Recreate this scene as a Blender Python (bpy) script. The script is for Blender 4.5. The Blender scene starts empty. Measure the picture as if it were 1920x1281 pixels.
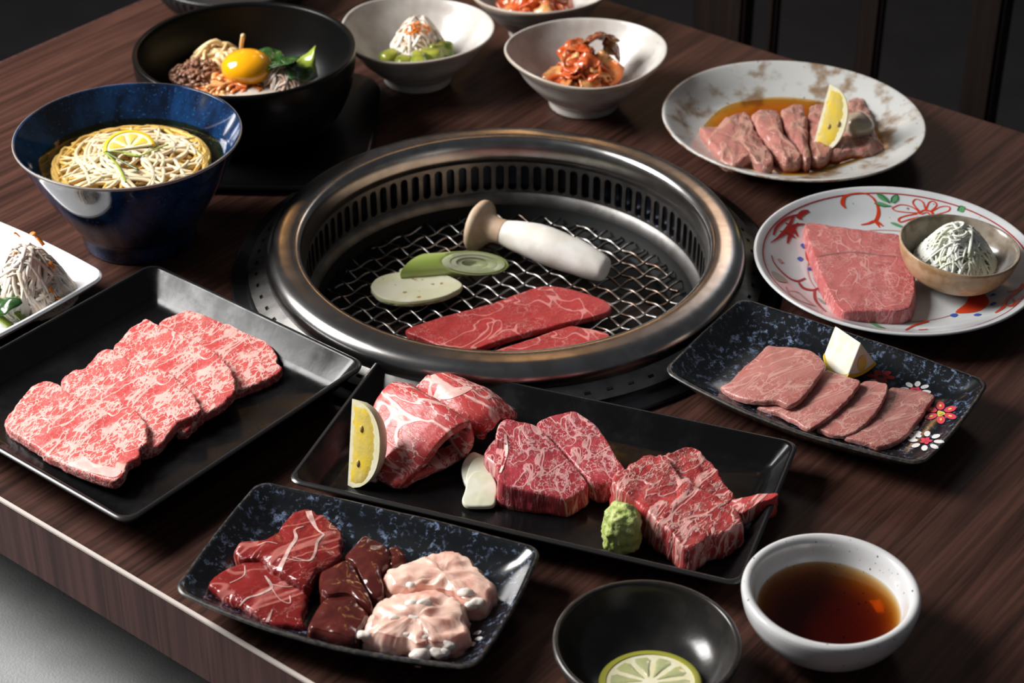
import bpy, bmesh, math, random
from mathutils import Vector, Matrix, noise
from mathutils.bvhtree import BVHTree
SC = bpy.context.scene
COL = SC.collection
PI = math.pi
rnd = random.Random(7)

# ------------------------------------------------------------------ camera, world, lights, exposure
PITCH = math.radians(33.817); DIST = 1.62; FPX = 3725.6
CP, SP = math.cos(PITCH), math.sin(PITCH)
CAM = Vector((0, -DIST*CP, DIST*SP))
cd = bpy.data.cameras.new('camera'); cam = bpy.data.objects.new('camera', cd); COL.objects.link(cam)
cam.location = CAM; cam.rotation_euler = (PI/2-PITCH, 0, 0)
cd.sensor_width = 36; cd.lens = FPX*36/1920; cd.clip_start = .05
cd.dof.use_dof = True; cd.dof.focus_distance = 1.50; cd.dof.aperture_fstop = 9.0
SC.camera = cam

w = bpy.data.worlds.new('world'); SC.world = w; w.use_nodes = True
w.node_tree.nodes['Background'].inputs[0].default_value = (.86, .91, 1, 1)
w.node_tree.nodes['Background'].inputs[1].default_value = .075

def area(name, loc, target, sx, sy, power, color):
    l = bpy.data.lights.new(name, 'AREA'); l.shape = 'RECTANGLE'; l.size = sx; l.size_y = sy
    l.energy = power; l.color = color
    o = bpy.data.objects.new(name, l); COL.objects.link(o); o.location = loc
    o.rotation_euler = (Vector(target)-Vector(loc)).to_track_quat('-Z', 'Y').to_euler()
    return o
area('window_light', (-1.50, .32, 1.16), (.05, .0, 0), .80, .95, 74, (1, .98, .96))
area('back_window_light', (.75, 2.1, 1.35), (0, .1, 0), .5, .35, 1.6, (.85, .92, 1))
for x, y, z, sx, p in [(.16, 4.3, 1.5, .35, 2.2), (-.95, 3.05, 1.5, .22, .9), (.74, 2.6, 1.5, .40, 1.9), (.08, 1.5, 1.55, .18, .45)]:
    area('warm_lamp_light', (x, y, z), (0, .1, 0), sx, .25, p, (1, .50, .16))
SC.view_settings.view_transform = 'Standard'; SC.view_settings.look = 'None'
SC.view_settings.gamma = 1; SC.view_settings.exposure = 0.0; SC.view_settings.use_curve_mapping = False

# ------------------------------------------------------------------ helpers
def at(px, py, z=0.0):
    u, v = (px-960)/FPX, (py-640.5)/FPX
    d = Vector((u, CP-v*SP, -SP-v*CP))
    return CAM + d*((z-CAM.z)/d.z)
def ray(px, py):
    u, v = (px-960)/FPX, (py-640.5)/FPX
    return Vector((u, CP-v*SP, -SP-v*CP)).normalized()
TH = math.radians(-38.4)
AX = Vector((math.cos(TH), math.sin(TH), 0)); BX = Vector((-AX.y, AX.x, 0))
def ab(a, b, z=0.0): return AX*a + BX*b + Vector((0, 0, z))
def C(ox, oy, s, pts): return [(ox+x/s, oy+y/s) for x, y in pts]

def tag(o, label=None, cat=None, group=None, kind=None):
    if label: o['label'] = label
    if cat: o['category'] = cat
    if group: o['group'] = group
    if kind: o['kind'] = kind
    return o
def empty(name, loc, rz=0):
    o = bpy.data.objects.new(name, None); COL.objects.link(o); o.location = loc; o.rotation_euler = (0, 0, rz)
    o.empty_display_size = .02
    return o
def obj(name, verts, faces, mats, parent=None, origin=None, smooth=True, fmat=None, sharp=None, local=False):
    """mesh object from world (or, with local, parent-space) coordinates"""
    if not isinstance(mats, (list, tuple)): mats = [mats]
    og = Vector(origin) if origin is not None else Vector((0, 0, 0))
    me = bpy.data.meshes.new(name)
    me.from_pydata([tuple(Vector(v)-og) for v in verts], [], faces)
    for m in mats: me.materials.append(m)
    if fmat:
        for p, k in zip(me.polygons, fmat): p.material_index = k
    if smooth:
        me.polygons.foreach_set('use_smooth', [True]*len(me.polygons))
    bm = bmesh.new(); bm.from_mesh(me); bmesh.ops.recalc_face_normals(bm, faces=bm.faces); bm.to_mesh(me); bm.free()
    if smooth and sharp: me.set_sharp_from_angle(angle=math.radians(sharp))
    me.update()
    o = bpy.data.objects.new(name, me); COL.objects.link(o)
    if parent is not None:
        o.parent = parent
        if local: o.location = og
        else:
            pm = Matrix.Translation(parent.location) @ parent.rotation_euler.to_matrix().to_4x4()
            if parent.parent is not None:
                g = parent.parent
                pm = (Matrix.Translation(g.location) @ g.rotation_euler.to_matrix().to_4x4()) @ pm
            o.matrix_local = pm.inverted() @ Matrix.Translation(og)
    else: o.location = og
    return o
def world_mat(o):
    m = o.matrix_basis.copy()
    p = o.parent
    while p is not None:
        m = p.matrix_basis @ m; p = p.parent
    return m

def crclosed(pts, n):
    """closed Catmull-Rom through 2-D points, resampled by chord length"""
    m = len(pts); dense = []
    for i in range(m):
        p0, p1, p2, p3 = pts[i-1], pts[i], pts[(i+1) % m], pts[(i+2) % m]
        for k in range(12):
            t = k/12
            dense.append(tuple(.5*((2*p1[j])+(-p0[j]+p2[j])*t+(2*p0[j]-5*p1[j]+4*p2[j]-p3[j])*t*t+(-p0[j]+3*p1[j]-3*p2[j]+p3[j])*t**3) for j in range(2)))
    L = [0]
    for i in range(len(dense)): L.append(L[-1]+math.dist(dense[i], dense[(i+1) % len(dense)]))
    out = []; i = 0
    for k in range(n):
        s = L[-1]*k/n
        while L[i+1] < s: i += 1
        t = (s-L[i])/max(1e-9, L[i+1]-L[i]); a, b = dense[i], dense[(i+1) % len(dense)]
        out.append((a[0]+(b[0]-a[0])*t, a[1]+(b[1]-a[1])*t))
    return out
def cr(pts, n):
    """open Catmull-Rom, any dimension"""
    out = []; m = len(pts)
    for k in range(n):
        f = k/(n-1)*(m-1); i = min(int(f), m-2); t = f-i
        p0, p1, p2, p3 = pts[max(i-1, 0)], pts[i], pts[i+1], pts[min(i+2, m-1)]
        out.append(tuple(.5*((2*b)+(-a+c)*t+(2*a-5*b+4*c-d)*t*t+(-a+3*b-3*c+d)*t**3) for a, b, c, d in zip(p0, p1, p2, p3)))
    return out
def fbm(v, freq, oc=3):
    s = 0; a = 1
    for _ in range(oc):
        s += a*noise.noise(v*freq); freq *= 2.1; a *= .5
    return s
def ridge(v, freq): return 1-abs(noise.noise(v*freq))*2.2

# ------------------------------------------------------------------ materials
def new_mat(name):
    m = bpy.data.materials.new(name); m.use_nodes = True
    nt = m.node_tree; b = nt.nodes['Principled BSDF']
    return m, nt, b
def nd(nt, t, **kw):
    n = nt.nodes.new(t)
    for k, v in kw.items():
        if k in n.inputs: n.inputs[k].default_value = v
        else: setattr(n, k, v)
    return n
def lk(nt, a, b): nt.links.new(a, b)
def coords(nt, scale=(1, 1, 1), rot=0):
    tc = nd(nt, 'ShaderNodeTexCoord'); mp = nd(nt, 'ShaderNodeMapping')
    mp.inputs['Scale'].default_value = scale; mp.inputs['Rotation'].default_value = (0, 0, rot)
    if rot:      # turn first, then stretch
        m0 = nd(nt, 'ShaderNodeMapping'); m0.inputs['Rotation'].default_value = (0, 0, rot)
        mp.inputs['Rotation'].default_value = (0, 0, 0)
        lk(nt, tc.outputs['Object'], m0.inputs['Vector']); lk(nt, m0.outputs[0], mp.inputs['Vector'])
    else: lk(nt, tc.outputs['Object'], mp.inputs['Vector'])
    return mp.outputs[0]
def nz(nt, vec, scale, detail=3, rough=.55, dist=0.0):
    n = nd(nt, 'ShaderNodeTexNoise', Scale=scale, Detail=detail, Roughness=rough, Distortion=dist)
    lk(nt, vec, n.inputs['Vector']); return n.outputs[0]
def mr(nt, val, a, b, c=0.0, d=1.0, smooth=True):
    n = nd(nt, 'ShaderNodeMapRange'); n.interpolation_type = 'SMOOTHSTEP' if smooth else 'LINEAR'
    for k, v in zip((1, 2, 3, 4), (a, b, c, d)): n.inputs[k].default_value = v
    lk(nt, val, n.inputs[0]); return n.outputs[0]
def math_(nt, op, a, b=None, clamp=False):
    n = nd(nt, 'ShaderNodeMath'); n.operation = op; n.use_clamp = clamp
    for i, x in enumerate((a, b)):
        if x is None: continue
        if isinstance(x, (int, float)): n.inputs[i].default_value = x
        else: lk(nt, x, n.inputs[i])
    return n.outputs[0]
def mixc(nt, fac, c1, c2):
    n = nd(nt, 'ShaderNodeMix'); n.data_type = 'RGBA'
    for i, x in ((0, fac), (6, c1), (7, c2)):
        if isinstance(x, (int, float)): n.inputs[i].default_value = x
        elif isinstance(x, tuple): n.inputs[i].default_value = (*x, 1) if len(x) == 3 else x
        else: lk(nt, x, n.inputs[i])
    return n.outputs[2]
def bump(nt, b, h, strength, dist=.001):
    n = nd(nt, 'ShaderNodeBump', Strength=strength, Distance=dist)
    lk(nt, h, n.inputs['Height']); lk(nt, n.outputs[0], b.inputs['Normal'])
def M(name, col, rough=.5, metal=0.0, col2=None, vs=60, vlo=.4, vhi=.6, bs=0, bstr=.3, bd=.0006, coat=0.0, spec=.5, sss=0.0, sssr=(.004, .002, .001), detail=4, stretch=(1, 1, 1), rot=0, speck=None):
    m, nt, b = new_mat(name)
    b.inputs['Roughness'].default_value = rough; b.inputs['Metallic'].default_value = metal
    b.inputs['Coat Weight'].default_value = coat; b.inputs['Coat Roughness'].default_value = .08
    b.inputs['Specular IOR Level'].default_value = spec
    b.inputs['Base Color'].default_value = (*col, 1)
    if sss: 
        b.inputs['Subsurface Weight'].default_value = sss; b.inputs['Subsurface Radius'].default_value = sssr; b.inputs['Subsurface Scale'].default_value = 1
    v = coords(nt, stretch, rot)
    c = col
    if col2:
        f = mr(nt, nz(nt, v, vs, detail), vlo, vhi)
        c = mixc(nt, f, col, col2)
    if speck:
        scol, ss, lo, hi = speck
        f = mr(nt, nz(nt, v, ss, 2, .5), lo, hi)
        c = mixc(nt, f, c, scol)
    if c is not col: lk(nt, c, b.inputs['Base Color'])
    if bs: bump(nt, b, nz(nt, v, bs, 3), bstr, bd)
    return m
def meat(name, lean, fat, scale=170, amount=1.0, rot=0.0, stretch=2.2, zs=1.0, vein=.25, veinw=.035, lean2=None, rough=.34, bumps=.5, soft=.5):
    """lean muscle with a network of fat strands"""
    m, nt, b = new_mat(name)
    v = coords(nt, (1, 1/stretch, zs), rot)
    def net(sc, pert):
        # broken network of thin strands: cell borders of a wandering lattice
        ns = nd(nt, 'ShaderNodeTexNoise', Scale=sc*.9, Detail=3, Roughness=.6); lk(nt, v, ns.inputs['Vector'])
        sub = nd(nt, 'ShaderNodeVectorMath'); sub.operation = 'SUBTRACT'; sub.inputs[1].default_value = (.5, .5, .5); lk(nt, ns.outputs['Color'], sub.inputs[0])
        scl = nd(nt, 'ShaderNodeVectorMath'); scl.operation = 'SCALE'; scl.inputs['Scale'].default_value = pert/sc; lk(nt, sub.outputs[0], scl.inputs[0])
        add = nd(nt, 'ShaderNodeVectorMath'); add.operation = 'ADD'; lk(nt, v, add.inputs[0]); lk(nt, scl.outputs[0], add.inputs[1])
        vo = nd(nt, 'ShaderNodeTexVoronoi', Scale=sc); vo.feature = 'DISTANCE_TO_EDGE'; lk(nt, add.outputs[0], vo.inputs['Vector'])
        return vo.outputs['Distance']
    amt = mr(nt, nz(nt, v, scale*.3, 3), .34, .66, .15, 1.0)
    d1 = net(scale*.95, 2.2)
    f1 = mr(nt, math_(nt, 'SUBTRACT', math_(nt, 'MULTIPLY', amt, .20*amount), d1), -.02, .09, 0, .92)
    n3 = nz(nt, v, scale*.55, 4, .65, .3)
    f3 = mr(nt, n3, .56, .70, 0, soft*amount)
    n2 = nz(nt, v, scale*vein, 2, .5, .7)
    r2 = math_(nt, 'ABSOLUTE', math_(nt, 'SUBTRACT', n2, .5))
    f2 = mr(nt, r2, veinw*.3, veinw, .9, 0)
    f = math_(nt, 'MAXIMUM', math_(nt, 'MAXIMUM', f1, f2), f3, True)
    l2 = lean2 or tuple(x*.62 for x in lean)
    lc = mixc(nt, mr(nt, nz(nt, v, scale*.4, 3), .35, .65), lean, l2)
    lk(nt, mixc(nt, f, lc, fat), b.inputs['Base Color'])
    b.inputs['Roughness'].default_value = rough
    b.inputs['Subsurface Weight'].default_value = .12; b.inputs['Subsurface Radius'].default_value = (.004, .0016, .001); b.inputs['Subsurface Scale'].default_value = 1
    h = math_(nt, 'ADD', math_(nt, 'MULTIPLY', f, .5), math_(nt, 'ADD', math_(nt, 'MULTIPLY', nz(nt, v, scale*1.6, 2), .7), math_(nt, 'MULTIPLY', nz(nt, v, scale*.3, 2), 1.5)))
    bump(nt, b, h, bumps, .0012)
    return m
def liquid(name, tint, rough=.03, dens=0.0, absorb=(1, 1, 1)):
    m = bpy.data.materials.new(name); m.use_nodes = True; nt = m.node_tree; nt.nodes.clear()
    out = nd(nt, 'ShaderNodeOutputMaterial')
    tr = nd(nt, 'ShaderNodeBsdfTransparent'); tr.inputs[0].default_value = (*tint, 1)
    gl = nd(nt, 'ShaderNodeBsdfGlossy', Roughness=rough)
    fr = nd(nt, 'ShaderNodeFresnel', IOR=1.36)
    mx = nd(nt, 'ShaderNodeMixShader')
    ge = nd(nt, 'ShaderNodeNewGeometry')
    lk(nt, math_(nt, 'MULTIPLY', fr.outputs[0], math_(nt, 'SUBTRACT', 1.0, ge.outputs['Backfacing'])), mx.inputs[0]); lk(nt, tr.outputs[0], mx.inputs[1]); lk(nt, gl.outputs[0], mx.inputs[2])
    lk(nt, mx.outputs[0], out.inputs[0])
    if dens:
        va = nd(nt, 'ShaderNodeVolumeAbsorption', Density=dens); va.inputs[0].default_value = (*absorb, 1)
        lk(nt, va.outputs[0], out.inputs['Volume'])
    return m
def wood(name, c1, c2, rough, ax=1, fine=300):
    m, nt, b = new_mat(name)
    sc = [1, 1, 1]; sc[ax] = .028
    v = coords(nt, tuple(sc))
    n1 = nz(nt, v, fine, 4, .6, .3); n2 = nz(nt, v, fine*.22, 3, .6, .6); n3 = nz(nt, v, fine*2.5, 2, .5)
    f = math_(nt, 'ADD', math_(nt, 'MULTIPLY', mr(nt, n1, .38, .64), .55), math_(nt, 'MULTIPLY', mr(nt, n2, .35, .65), .45))
    c = mixc(nt, f, c1, c2)
    c = mixc(nt, mr(nt, n3, .58, .72, 0, .5), c, tuple(x*.4 for x in c1))
    lk(nt, c, b.inputs['Base Color'])
    b.inputs['Roughness'].default_value = rough; b.inputs['Specular IOR Level'].default_value = .14
    bump(nt, b, n1, .12, .0004)
    return m
def speckled(name):
    m, nt, b = new_mat(name)
    v = coords(nt)
    n1 = nz(nt, v, 190, 5, .7, .3); n2 = nz(nt, v, 45, 3, .6); n3 = nz(nt, v, 600, 2, .5)
    f = math_(nt, 'MULTIPLY', mr(nt, n1, .52, .65), mr(nt, n2, .36, .58))
    f = math_(nt, 'MULTIPLY', f, mr(nt, n3, .3, .6, .35, 1))
    c = mixc(nt, f, (.006, .007, .009), (.20, .27, .42))
    lk(nt, c, b.inputs['Base Color']); b.inputs['Roughness'].default_value = .22
    b.inputs['Coat Weight'].default_value = .25; b.inputs['Coat Roughness'].default_value = .12
    bump(nt, b, n2, .15, .0008)
    return m
m_table = wood('dark walnut laminate', (.023, .0098, .0075), (.084, .036, .026), .46, 1, 220)
m_band = wood('walnut edge band', (.055, .026, .024), (.125, .058, .052), .5, 2, 150)
m_trim = M('pale laminate edge line', (.62, .55, .50), .5)
m_floor = M('dark grey floor', (.008, .008, .009), .85, col2=(.005, .005, .006), vs=9)
m_vinyl = M('grey grained vinyl', (.29, .30, .295), .6, col2=(.25, .255, .255), vs=14, bs=420, bstr=.5, bd=.001)
m_chair = wood('dark stained chair wood', (.008, .005, .004), (.017, .010, .008), .55, 2, 90)
m_blackglaze = M('satin black glaze', (.005, .005, .0055), .20, bs=240, bstr=.06, spec=.42)
def worn_black():
    m, nt, b = new_mat('worn satin black glaze'); v = coords(nt)
    b.inputs['Base Color'].default_value = (.005, .005, .0055, 1); b.inputs['Specular IOR Level'].default_value = .24
    lk(nt, mr(nt, nz(nt, v, 32, 5, .65), .36, .68, .18, .36), b.inputs['Roughness'])
    bump(nt, b, nz(nt, v, 60, 3), .10, .001)
    return m
m_blackglaze = worn_black()
m_blackrim = M('worn black rim', (.018, .018, .019), .25)
m_stone = M('matt black stone', (.0035, .0035, .0035), .30, bs=700, bstr=.12, spec=.2)
m_speck = speckled('blue speckled black glaze')
m_speckrim = M('bare brown rim glaze', (.055, .05, .042), .35, col2=(.012, .013, .016), vs=240)
m_white = M('white speckled glaze', (.76, .76, .76), .16, coat=.3, speck=((.10, .08, .06), 330, .70, .73), col2=(.70, .70, .70), vs=30)
m_cream = M('cream stoneware', (.58, .55, .51), .25, coat=.2, col2=(.44, .39, .35), vs=34, vlo=.35, vhi=.7, speck=((.14, .10, .08), 300, .72, .76), bs=70, bstr=.15, bd=.002)
m_creamrim = M('tan rim', (.44, .34, .25), .4)
m_porcelain = M('white porcelain', (.74, .74, .75), .14, coat=.4)
m_flower = M('white painted porcelain', (.62, .64, .65), .18, coat=.3, speck=((.12, .13, .14), 170, .74, .77), col2=(.56, .585, .60), vs=26)
m_ash = M('mottled ash glaze', (.56, .57, .55), .28, coat=.2, col2=(.25, .165, .095), vs=36, vlo=.49, vhi=.68, detail=6, speck=((.06, .05, .045), 210, .70, .76), bs=120, bstr=.12)
m_ashrim = M('rusty brown rim', (.55, .52, .47), .35, col2=(.30, .17, .09), vs=60, vlo=.45, vhi=.6)
m_tan = M('tan stoneware', (.50, .34, .20), .35, col2=(.36, .21, .10), vs=60, bs=60, bstr=.2, bd=.001)
m_taninner = M('grey tan inner glaze', (.34, .29, .23), .25, coat=.3, col2=(.22, .17, .12), vs=60)
def blue_glaze():
    m, nt, b = new_mat('deep blue glaze')
    v = coords(nt); vz = coords(nt, (1, 1, .25))
    f = mr(nt, nz(nt, vz, 26, 5, .65, .4), .36, .66); g = mr(nt, nz(nt, v, 420, 2), .62, .72)
    c = mixc(nt, f, (.002, .004, .013), (.006, .036, .118)); c = mixc(nt, g, c, (.015, .085, .22))
    lk(nt, c, b.inputs['Base Color']); b.inputs['Roughness'].default_value = .1
    b.inputs['Coat Weight'].default_value = .6; b.inputs['Coat Roughness'].default_value = .04
    return m
m_blue = blue_glaze()
m_bluerim = M('pale worn rim', (.30, .27, .24), .3)
m_steel = M('brushed steel', (.42, .41, .40), .24, metal=1, col2=(.33, .32, .31), vs=40, bs=300, bstr=.03, bd=.0003)
m_steel2 = M('dull steel', (.26, .25, .24), .36, metal=1, col2=(.19, .185, .18), vs=60)
m_ledge = M('heat stained ledge', (.17, .165, .16), .46, metal=1, col2=(.12, .115, .11), vs=50)
m_darksteel = M('dark steel', (.09, .09, .095), .35, metal=1)
m_slot = M('sooty slot backing', (.05, .06, .085), .3, metal=1)
m_pit = M('sooty black pit', (.004, .004, .004), .6, spec=.15)
m_wire = M('grill wire', (.40, .39, .38), .28, metal=1, col2=(.13, .08, .055), vs=11, vlo=.42, vhi=.62)
# food
m_wagyu = meat('finely marbled wagyu', (.55, .070, .068), (.82, .49, .43), 225, .82, math.radians(25), 1.9, .9, .22, .03, lean2=(.62, .13, .115), soft=.38)
m_wagyufat = M('cream fat', (.80, .55, .49), .4, col2=(.76, .42, .38), vs=120, bs=200, bstr=.3)
m_ribeye = meat('marbled rib slices', (.56, .062, .058), (.86, .52, .47), 150, .85, math.radians(-40), 2.6, .9, .24, .035, lean2=(.48, .05, .05), bumps=.6, rough=.42)
m_fillet = meat('fillet steak', (.50, .055, .075), (.76, .42, .40), 225, .55, 0.0, 1.3, .12, .28, .034, lean2=(.38, .04, .05))
m_skirt = meat('coarse skirt steak', (.52, .055, .055), (.74, .40, .36), 210, .62, math.radians(35), 2.4, .13, .26, .035, lean2=(.36, .04, .04), bumps=.9)
m_grillmeat = meat('lean red beef', (.42, .036, .036), (.66, .25, .23), 210, .34, math.radians(20), 1.3, .6, .12, .014, lean2=(.34, .026, .028), soft=.25)
m_tongue = meat('pink tongue', (.48, .19, .165), (.58, .31, .265), 240, .5, math.radians(60), 2.2, .8, .2, .02, lean2=(.42, .14, .122), bumps=.35, soft=.35)
m_slab = meat('thick tongue steak', (.50, .115, .115), (.64, .30, .28), 240, .6, 0, 1.3, .25, .2, .02, lean2=(.44, .09, .09), bumps=.35)
m_heart = meat('dark red heart', (.25, .022, .020), (.46, .14, .12), 130, .27, math.radians(55), 2.4, .7, .16, .02, lean2=(.18, .014, .013), rough=.16, bumps=.5, soft=.25)
m_sinew = M('pale sinew', (.66, .47, .43), .3, col2=(.55, .3, .27), vs=200)
m_liver = M('dark glossy liver', (.105, .020, .015), .14, col2=(.065, .012, .010), vs=50, bs=60, bstr=.10, bd=.001, coat=.2)
m_offal = M('pale pink intestine', (.86, .58, .47), .30, col2=(.80, .40, .32), vs=48, vlo=.42, vhi=.72, bs=130, bstr=.22, bd=.002, coat=.25, sss=.35, sssr=(.010, .005, .004))
m_offalfat = M('white intestine fat', (.88, .78, .70), .3, bs=220, bstr=.3, coat=.25, sss=.3)
m_seared = meat('seared pink roast slices', (.50, .20, .17), (.55, .30, .23), 95, .6, 0, 1.6, 1, .3, .04, lean2=(.38, .15, .12), rough=.32, bumps=.7)
m_lemonflesh = M('lemon flesh', (.80, .58, .06), .22, col2=(.72, .55, .13), vs=120, bs=330, bstr=.4, coat=.3)
m_lemonpith = M('lemon pith', (.84, .80, .60), .45, col2=(.80, .74, .46), vs=90, bs=160, bstr=.3)
m_lemonpeel = M('lemon peel', (.80, .53, .02), .35, bs=420, bstr=.5)
m_lemonpale = M('pale lemon flesh', (.50, .52, .22), .2, col2=(.44, .47, .25), vs=80, bs=300, bstr=.3, coat=.5)
m_seed = M('lemon seed', (.46, .34, .12), .4)
m_garlic = M('raw garlic', (.83, .83, .68), .22, col2=(.78, .78, .58), vs=60, coat=.3, sss=.15)
m_wasabi = M('grated wasabi', (.52, .58, .20), .5, col2=(.40, .50, .13), vs=150, bs=420, bstr=.9, bd=.001)
m_mushstem = M('mushroom stem', (.82, .80, .75), .6, col2=(.74, .70, .62), vs=40, bs=90, bstr=.3)
m_mushcap = M('mushroom cap', (.54, .37, .25), .55, col2=(.62, .47, .33), vs=60, bs=120, bstr=.2)
m_leek = M('green leek', (.38, .50, .10), .3, col2=(.60, .66, .30), vs=30, stretch=(.15, 1, 1), coat=.2)
m_leekin = M('pale leek core', (.74, .78, .52), .3, col2=(.62, .70, .34), vs=90, stretch=(.1, 1, 1), coat=.2)
m_egg = M('pale aubergine flesh', (.74, .72, .54), .45, col2=(.68, .66, .44), vs=35, speck=((.36, .20, .06), 150, .66, .72))
m_eggskin = M('pale green skin', (.52, .56, .24), .4)
m_yolk = M('egg yolk', (.92, .40, .005), .08, coat=.6, sss=.2)
m_noodle = M('white noodle', (.80, .65, .42), .3, sss=.25)
m_daikon = M('shredded daikon', (.92, .85, .76), .35, col2=(.86, .72, .58), vs=60)
m_carrot = M('carrot', (.80, .24, .03), .3)
m_leekshred = M('shredded white leek', (.90, .91, .84), .35, col2=(.86, .88, .70), vs=50)
m_green = M('dark green leaf', (.018, .062, .012), .25, col2=(.04, .11, .02), vs=80, bs=160, bstr=.4, coat=.4)
m_stalk = M('green stalk', (.28, .36, .04), .25, col2=(.30, .38, .06), vs=60, coat=.4)
m_cuke = M('cucumber', (.34, .36, .045), .22, col2=(.10, .16, .02), vs=70, coat=.4)
m_kimchi = M('kimchi leaf', (.62, .10, .02), .18, col2=(.72, .26, .08), vs=70, vlo=.4, vhi=.68, bs=110, bstr=.6, bd=.002, coat=.5, speck=((.32, .018, .008), 140, .58, .68))
m_kimchi2 = M('pale kimchi rib', (.74, .36, .13), .18, col2=(.66, .17, .04), vs=60, bs=110, bstr=.5, bd=.002, coat=.5)
m_kimchi3 = M('dark kimchi leaf', (.30, .13, .05), .2, col2=(.20, .02, .012), vs=80, bs=110, bstr=.6, bd=.002, coat=.5)
m_mince = M('brown minced beef', (.23, .10, .055), .35, col2=(.34, .17, .10), vs=160, bs=300, bstr=.6, coat=.2)
m_sprout = M('bean sprout', (.72, .52, .26), .3)
m_onion = M('translucent grated radish', (.44, .37, .28), .2, col2=(.34, .27, .19), vs=40, coat=.4, sss=.2)
m_broth = liquid('golden broth', (.95, .82, .52), .02)
m_tare = liquid('dark dipping sauce', (1, 1, 1), .02, 260, (.80, .56, .04))
m_soy = liquid('amber sauce', (.98, .86, .6), .03, 330, (.86, .64, .06))
m_paint = {'red': M('red overglaze', (.58, .045, .012), .25), 'dark': M('dark red overglaze', (.34, .022, .018), .25), 'green': M('green overglaze', (.10, .30, .13), .25), 'olive': M('grey green overglaze', (.26, .31, .25), .3), 'deep': M('deep green outline', (.02, .10, .05), .25), 'blue': M('cobalt overglaze', (.03, .09, .40), .25), 'white': M('white overglaze', (.78, .78, .76), .3), 'pink': M('pink overglaze', (.66, .06, .10), .3), 'yellow': M('yellow overglaze', (.75, .62, .12), .3), 'fade': M('faded red overglaze', (.50, .25, .23), .3)}

# ------------------------------------------------------------------ shape builders
def lathe(name, prof, mats, center, parent=None, seg=96, wob=None, fm=None, sharp=None, tilt=None, cap=True):
    """surface of revolution; prof = [(r, z)...]; fm(i) gives the material slot of ring i"""
    V, F, K = [], [], []
    for (r, z) in prof:
        for k in range(seg):
            a = 2*PI*k/seg; rr, zz = r, z
            if wob: rr, zz = wob(r, z, a)
            V.append(Vector((rr*math.cos(a), rr*math.sin(a), zz)))
    for i in range(len(prof)-1):
        for k in range(seg):
            F.append((i*seg+k, i*seg+(k+1) % seg, (i+1)*seg+(k+1) % seg, (i+1)*seg+k)); K.append(fm(i) if fm else 0)
    if cap and prof[0][0] > 1e-6: F.append(tuple(reversed(range(seg)))); K.append(0)
    if cap and prof[-1][0] > 1e-6 and prof[-1] != prof[0]: F.append(tuple((len(prof)-1)*seg+k for k in range(seg))); K.append(fm(len(prof)-2) if fm else 0)
    c = Vector(center)
    V = [(tilt @ v if tilt else v)+c for v in V]
    return obj(name, V, F, mats, parent, c, True, K, sharp)
def smooth_prof(pts, n=40): return cr(pts, n)

def plane_unproj(p, A, zA, B, zB):
    """point of the sloping plane (zA over A, zB over B) that the photo shows at pixel p"""
    a = at(*A, zA); b = at(*B, zB); d = Vector((b.x-a.x, b.y-a.y)); L = d.length or 1e-9; d /= L
    k = (zB-zA)/L
    r = ray(*p)
    # z - zA - k*((x-ax)dx+(y-ay)dy) = 0
    n = Vector((-k*d.x, -k*d.y, 1)); q = Vector((a.x, a.y, zA))
    return CAM + r*((q-CAM).dot(n)/r.dot(n))
def slab(name, pts, mats, zt, th=.008, slope=None, rd=.0025, puff=0.0, amp=.0008, freq=70, side=.0008, parent=None, floor=None, N=110, ctr=None, hfun=None, flare=0.0, edge=0.0, sfreq=160):
    """a piece with the given outline of its top face: rounded edges, uneven top and sides, real thickness"""
    pts = crclosed(pts, N)
    if slope: Q = [plane_unproj(p, *slope) for p in pts]
    else: Q = [at(*p, zt) for p in pts]
    if edge:
        cc = sum(Q, Vector())/N
        Q = [q+(q-cc).normalized()*edge*fbm(q, 190, 2) for q in Q]
    c = sum(Q, Vector())/N
    if ctr:
        c = plane_unproj(ctr, *slope) if slope else at(*ctr, zt)
    seed = Vector((hash(name) % 13*0, 0, 0)) + c*3
    V, F = [], []
    S = [.12, .24, .36, .48, .6, .7, .79, .86]
    V.append(c+Vector((0, 0, puff + amp*fbm(c+seed, freq) + (hfun(c, 0) if hfun else 0))))
    mean = sum((q-c).length for q in Q)/N
    def ztop(p, s):
        return puff*(1-s**2.2) + amp*fbm(p+seed, freq) + (hfun(p, s) if hfun else 0)
    for s in S:
        for q in Q:
            p = c+(q-c)*s
            # the last stretch is measured in metres so that the rounding is even
            V.append(p+Vector((0, 0, ztop(p, s))))
    rings = len(S)
    tops = []
    for k in range(6):
        t = (k/5)*PI/2
        for i, q in enumerate(Q):
            d = (q-c); L = d.length or 1e-6; u = d/L
            rr = L-rd*(1-math.sin(t))
            if rr < .87*L and k < 3: rr = max(rr, .87*L)
            p = c+u*rr
            V.append(p+Vector((0, 0, ztop(p, rr/L)-rd*(1-math.cos(t)))))
    rings += 6
    ns = 5
    for k in range(1, ns+1):
        f = k/ns
        for i, q in enumerate(Q):
            d = (q-c).normalized(); d.z = 0
            zb = (floor if floor is not None else q.z-th)
            z0 = V[1+(rings-1-(k-1))*N+i].z if False else q.z-rd+ztop(q, 1)*(1-f)
            z = z0+(zb-z0)*f
            p = Vector((q.x, q.y, z))
            o = side*fbm(p+seed, sfreq, 3) + flare*f
            if k == ns: o -= .0008
            V.append(p+d*o)
    rings += ns
    for k in range(N): F.append((0, 1+k, 1+(k+1) % N))
    for r in range(rings-1):
        for k in range(N):
            a = 1+r*N
            F.append((a+k, a+N+k, a+N+(k+1) % N, a+(k+1) % N))
    F.append(tuple(1+(rings-1)*N+k for k in range(N)))
    og = Vector((c.x, c.y, (floor if floor is not None else c.z-th)))
    return obj(name, V, F, mats, parent, og)
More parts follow.
